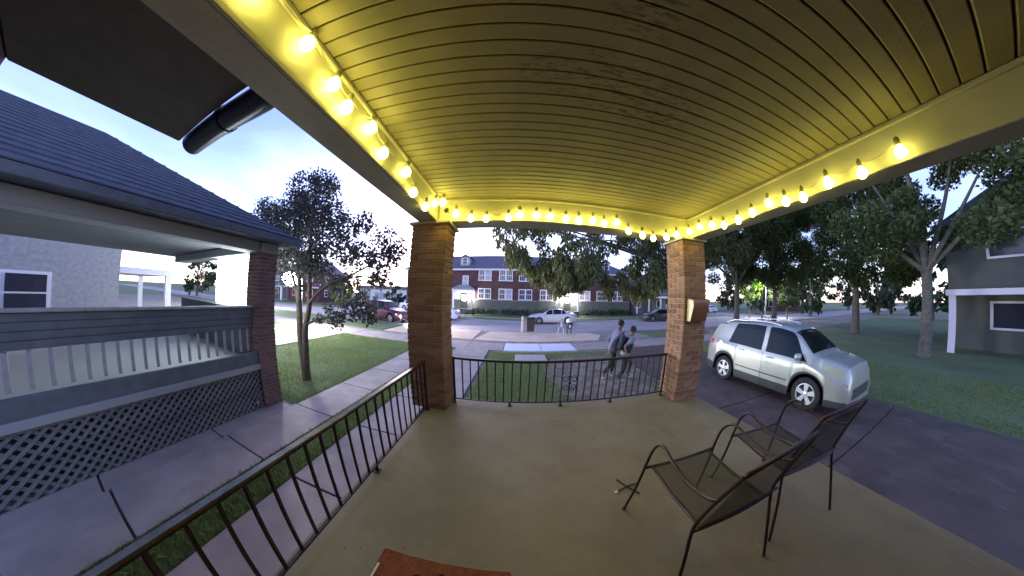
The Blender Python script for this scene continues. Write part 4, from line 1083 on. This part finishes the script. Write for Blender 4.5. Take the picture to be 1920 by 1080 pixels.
tree('forked_tree', 'small forked tree with grey green leaves on the lawn beside the neighbour house', (-5.06, 4.19, -.87),
     [([(0,0,-.05), (-.02,0,.5), (-.10,0,1.0), (-.16,.02,1.7), (-.2,0,2.5), (-.5,0,3.4), (-.8,0,4.3)], .13, .03), ([(0,0,.1), (.06,0,.7), (.10,0,1.3), (.24,.03,1.9), (.2,0,2.8), (.1,0,3.8), (0,0,4.7)], .11, .025)],
     [([(-.17,0,1.9), (-.7,.1,2.7), (-1.5,.1,3.3), (-2.1,.1,4.1)], .05, .012), ([(.24,0,1.9), (.8,0,2.3), (1.6,.1,2.6), (2.6,.1,3.0)], .045, .01), ([(.2,0,2.6), (.6,.1,3.2), (1.3,0,3.5)], .035, .01), ([(.12,0,1.4), (.7,.05,1.6), (1.3,.1,1.7), (2.0,.1,1.9)], .035, .01), ([(-.2,0,2.5), (-.9,.1,3.2), (-1.4,.1,4.0)], .03, .01)],
     [(a, b, c, r*(1.1 if c > 2.6 else .85)) for a, b, c, r in C0], 2700, .055, M['leafred'], M['bark'], flat=.85)
# large drooping conifer whose trunk stands behind the right pillar
rd = random.Random(11); CL = []; LB = []
low = [(-1.6, 5.2), (-1.0, 4.3), (-.2, 3.3), (.9, 2.6), (2.0, 1.9), (2.8, 1.7), (4.2, 2.6), (5.4, 1.9), (7.0, 1.9), (8.6, 1.6), (10, 1.9), (11, 3.2), (12.5, 4.6), (15, 4.2), (18, 5.0)]
for i in range(200):
    x = rd.uniform(-1.2, 18); zl = interp(low, x)
    z = zl+.25+(rd.random()**1.25)*(9.5-zl)
    if x < 1 and z > 7.5: continue
    y = 14+rd.uniform(-2.2, 2.6)
    # holes where the sky shows
    if (abs(x-2.6) < .8 and 4.3 < z < 5.4) or (abs(x-6.6) < .8 and 3.6 < z < 4.6) or (11.6 < x < 13.4 and z < 5.6): continue
    CL.append((x-11, y-14, z+.95, rd.uniform(.35, .75)))
for i in range(16):
    x = -1.0+i*.68+rd.uniform(-.2, .2); zl = interp(low, x)
    for q in range(2): CL.append((x-11+rd.uniform(-.2, .2), rd.uniform(-1, 1), zl+.95+q*.5+rd.uniform(-.1, .4), rd.uniform(.3, .5)))
for i in range(12):
    ex = -12+i*.9+rd.uniform(-.3, .3); ez = interp(low, ex+11)+.95+rd.uniform(.6, 2.5); z0 = 4+rd.uniform(0, 4)
    LB.append(([(0, 0, z0), (ex*.4, rd.uniform(-1, 1), z0+1.0), (ex*.8, rd.uniform(-1.5, 1.5), (z0+ez)/2+1.0), (ex, rd.uniform(-1.5, 1.5), ez)], .10, .02))
for i in range(5): LB.append(([(0, 0, 4+i), (2+i*.4, rd.uniform(-1, 1), 5.5+i*.7), (4+i*.7, 0, 6+i*.6)], .10, .02))
tree('drooping_conifer', 'large dark drooping tree hanging over the street behind the right brick pillar', (11.0, 14.0, -.93),
     [([(0,0,-.1), (.05,0,3), (0,0,7), (.1,0,11)], .34, .12)], LB, CL, 900, .095, M['needle'], M['barkgrey'], droop=1.1, flat=1.25, aspect=3.0)
def street_tree(name, label, loc, h, r, trunk_r, n_, per, size, leaf, seed, bark=None, zlow=.35, group=None, lean=0):
    rd = random.Random(seed); cl = []
    for i in range(n_):
        a = rd.uniform(0, 6.283); q = rd.random()**.5; z = h*zlow+rd.random()*(h*(1-zlow))
        prof = math.sin(math.pi*min(1, max(.1, (z-h*zlow)/(h*(1-zlow))*.85+.12)))**.6
        cl.append((q*r*prof*math.cos(a)+lean*z/h, q*r*prof*math.sin(a), z, rd.uniform(.12, .24)*r))
    lb = [([(0, 0, h*zlow*.9), (c[0]*.5, c[1]*.5, (c[2]+h*zlow)/2), (c[0]*.9, c[1]*.9, c[2])], trunk_r*.4, trunk_r*.08) for c in cl[:8]]
    return tree(name, label, loc, [([(0,0,-.1), (0,0,.3), (.03*lean,0,h*.3), (lean*.7,0,h*.8)], trunk_r*1.15, trunk_r*.3)], lb, cl, per, size, leaf, bark or M['barkgrey'], 0, .8, 1.6, group)
street_tree('street_tree', 'tall tree with a thick grey trunk on the verge right of the mailbox pillar', (21.6, 17, -.94), 13, 6.5, .40, 75, 700, .13, M['leafoak'], 2, zlow=.34)
street_tree('street_tree', 'tall tree standing beside the picnic table on the verge', (27.4, 15.9, -.94), 13, 6.5, .38, 75, 700, .13, M['leafoak'], 3, zlow=.33)
street_tree('small_tree', 'small tree with lamplight painted into its yellow green leaves in the distance between two thick trunks', (34.5, 24.5, -.9), 5.6, 2.3, .12, 26, 420, .20, M['leaflamplit'], 4, zlow=.42)
street_tree('street_tree', 'tall tree farther right on the lawn beyond the driveway', (24, 6.5, -.9), 12, 5.5, .36, 60, 750, .125, M['leafoak'], 5, zlow=.33)
street_tree('street_tree', 'tree at the near right in front of the brick house', (16.5, 1.5, -.9), 10, 4.2, .28, 50, 1200, .10, M['leafoak'], 6, zlow=.38)
street_tree('small_tree', 'drooping green tree hanging down behind the picnic table tree', (36, 18.8, -.9), 6.5, 3.0, .15, 30, 800, .14, M['leafoak'], 9, zlow=.25)
street_tree('young_tree', 'young street tree with a thin trunk left of the dark red SUV', (-13.3, 15.2, -.93), 3.1, 1.2, .07, 24, 1500, .10, M['leafoak'], 7, M['bark'], .42)
street_tree('young_tree', 'bushy young tree at the kerb in front of the dark red SUV', (-11.0, 15.6, -.93), 2.5, 1.0, .06, 26, 1500, .10, M['leafred'], 8, M['bark'], .15)
street_tree('round_bush', 'round green bush in front of the low pale building', (-20.5, 38, -.9), 3.4, 2.2, .1, 30, 500, .16, M['hedge'], 12, zlow=.1)
spots = [(-75, 80, 9), (-62, 95, 10), (-48, 85, 6.5), (-36, 92, 6), (-95, 60, 9), (-110, 40, 10), (-24, 95, 5.5), (30, 62, 11), (42, 80, 12), (58, 75, 12), (75, 60, 12), (82, 42, 12), (85, 25, 12), (70, 12, 11), (60, 0, 11), (48, -6, 10), (-62, 20, 8), (-45, 52, 7), (44, 30, 7), (52, 44, 8), (47, 20, 7.5), (58, 12, 8), (40, 56, 7), (31, 58, 8), (36, 46, 6.5), (50, 4, 8), (66, 30, 9), (26, 60, 9), (40, -12, 8), (30, -14, 8)]
kinds = ['far down the road at the left', 'behind the houses at the right', 'on the skyline']
for i, (x, y, h) in enumerate(spots):
    street_tree('distant_tree', 'dark leafy tree on the skyline '+('far left beyond the low building' if x < 0 else 'far right beyond the side road'), (x, y, -1.0), h, h*.45, .3, 26, 60, .55, M['hedge'], 20+i, zlow=.15, group='trees on the skyline '+('left' if x < 0 else 'right'))
# clipped hedges under the row house windows
def hedge(x0, x1, h, seed, label, y=32.9, w_=.9):
    rd = random.Random(seed); t = thing('hedge', label, 'hedge', ((x0+x1)/2, y, -.87), 0, 'hedges along the row house')
    L_ = x1-x0; cl = []
    for i in range(int(L_*1.6)): cl.append((-L_/2+L_*(i+.5)/int(L_*1.6), rd.uniform(-.2, .2), h*.5+rd.uniform(-.05, .12), rd.uniform(.42, .6)))
    P = clump_pts(cl, 420, .85*h); new_obj('foliage', leafmesh('foliage', P, .13, M['hedge'], 0, 1.5), t)
hedge(-5.4, -2.5, .95, 1, 'clipped hedge between the lit left entrance and the centre of the row house')
hedge(-1.9, 1.6, 1.0, 2, 'clipped hedge under the middle windows of the row house')
hedge(2.2, 5.0, 1.1, 3, 'clipped hedge directly left of the right hand entrance of the row house')
hedge(8.9, 12.2, 1.0, 4, 'clipped hedge directly right of the right hand entrance of the row house')
hedge(12.6, 16.4, .95, 5, 'clipped hedge at the right end of the row house')
hedge(-15.8, -9.4, .95, 6, 'clipped hedge at the left end of the row house behind the left pillar')

# ================================================================ STREET FURNITURE
bn = thing('wheelie_bin', 'dark lidded brown wheelie bin standing at the kerb in front of the silver sedan', 'bin', (.95, 17.6, -.93), .1)
MB().prism([(-.24, .08), (.24, .08), (.29, .92), (-.29, .92)], -.26, .26).obj('bin_body', M['binbody'], bn)
MB().box(-.33, -.31, .92, .33, .30, 1.06, .04).obj('bin_lid', M['binlid'], bn, smooth=40)
MB().tube([(-.26, .33, .98), (.26, .33, .98)], .02, 8).obj('bin_handle', M['binlid'], bn)
for x in (-.22, .22): MB().lathe([(.02, -.03), (.12, -.03), (.12, .03), (.02, .03)], 16, Matrix.Translation((x, .26, .12)) @ Matrix.Rotation(R(90), 4, 'Y')).obj('wheel', M['rubber'], bn)
wp = thing('white_board', 'narrow white board leaning beside the dark lidded bin', 'board', (.42, 17.65, -.93))
MB().box(-.07, -.02, 0, .07, .02, 1.12, .01, Matrix.Rotation(R(3), 4, 'X')).obj('board', M['offwhite'], wp)
cb = thing('bagged_litter_bin', 'dark legged litter basket topped with a domed white bag at the kerb', 'litter bin', (3.55, 16.6, -.93))
for a in range(4): MB().tube([(.17*math.cos(a*1.57+.8), .17*math.sin(a*1.57+.8), 0), (.2*math.cos(a*1.57+.8), .2*math.sin(a*1.57+.8), .6)], .022, 8).obj('leg', M['binbody'], cb)
MB().lathe([(.18, .36), (.21, .40), (.23, .78), (.20, .80)], 18).obj('basket', M['binlid'], cb, smooth=40)
MB().lathe([(.21, .76), (.25, .84), (.22, .96), (.12, 1.04), (.01, 1.06)], 18).obj('white_bag', M['offwhite'], cb, smooth=60)
MB().box(-.07, -.235, .42, .07, -.222, .62).obj('label_plate', M['offwhite'], cb)
hp = thing('wire_hoop_stand', 'pale bent wire hoop stand beside the bagged litter basket', 'stand', (3.0, 16.7, -.93))
MB().tube([(.20*math.cos(a), 0, .68+.30*math.sin(a)) for a in np.linspace(0, 2*math.pi, 24, endpoint=False)], .018, 6, closed=True).obj('hoop', M['trimgrey'], hp, smooth=60)
for x in (-.16, .16): MB().tube([(x*.8, 0, .45), (x*1.4, .05, 0)], .02, 6).obj('leg', M['offwhite'], hp)
MB().box(-.06, -.03, .45, .10, .03, .78, .02).obj('pouch', M['offwhite'], hp)
pt_ = thing('picnic_table', 'dark wooden picnic table on the verge beside a thick tree trunk', 'table', (25.9, 16.0, -.93), .35)
MB().box(-1.0, -.4, .72, 1.0, .4, .78, .01).obj('table_top', M['plastic'], pt_)
for s_ in (-1, 1):
    MB().box(-1.0, s_*.75-.13, .43, 1.0, s_*.75+.13, .47, .01).obj('bench', M['plastic'], pt_)
    MB().box(s_*.7-.04, -.8, .36, s_*.7+.04, .8, .42).obj('cross_beam', M['plastic'], pt_)
    for q in (-1, 1): MB().tube([(s_*.7, q*.62, 0), (s_*.7, q*.28, .72)], .05, 6).obj('leg', M['plastic'], pt_)
po = thing('bollard', 'thin dark post standing in front of the picnic table', 'post', (24.3, 15.6, -.93))
MB().tube([(0, 0, 0), (0, 0, .85)], .05, 8).obj('post', M['plastic'], po)
MB().lathe([(.05, .85), (.06, .87), (.03, .92)], 10).obj('post_cap', M['plastic'], po)
def lamp_post(x, y, h, label, e):
    t = thing('street_lamp', label, 'street lamp', (x, y, -.95))
    MB().tube([(0, 0, 0), (0, 0, h)], [.09, .06], 10).obj('lamp_pole', M['trimgrey'], t)
    MB().tube(bez([(0, 0, h), (.15, -.2, h+.25), (.2, -1.0, h+.3)], 4), .04, 8).obj('lamp_arm', M['trimgrey'], t)
    MB().lathe([(.05, -.42), (.38, -.30), (.52, .0), (.36, .26), (.05, .36)], 16, Matrix.Translation((.2, -1.1, h+.2))).obj('lamp_head', M['lamphead'], t, smooth=50)
    l = bpy.data.lights.new('lamp_light', 'POINT'); l.energy = e; l.color = (.92, .97, 1); l.shadow_soft_size = .3
    lo = bpy.data.objects.new('lamp_light', l); COL.objects.link(lo); lo.parent = t; lo.location = (.2, -1.2, h-.25)
lamp_post(-12.7, 10.4, 2.675, 'bright white lamp glaring behind the trunks of the small forked tree', 900)
lamp_post(-30, 16.5, 3.6, 'white lamp added behind the neighbour porch opening', 2500)  # lamp added to whiten the view through the porch opening
lamp_post(35.2, 22.0, 5.0, 'street lamp shining down on the bright green tree at the right', 900)
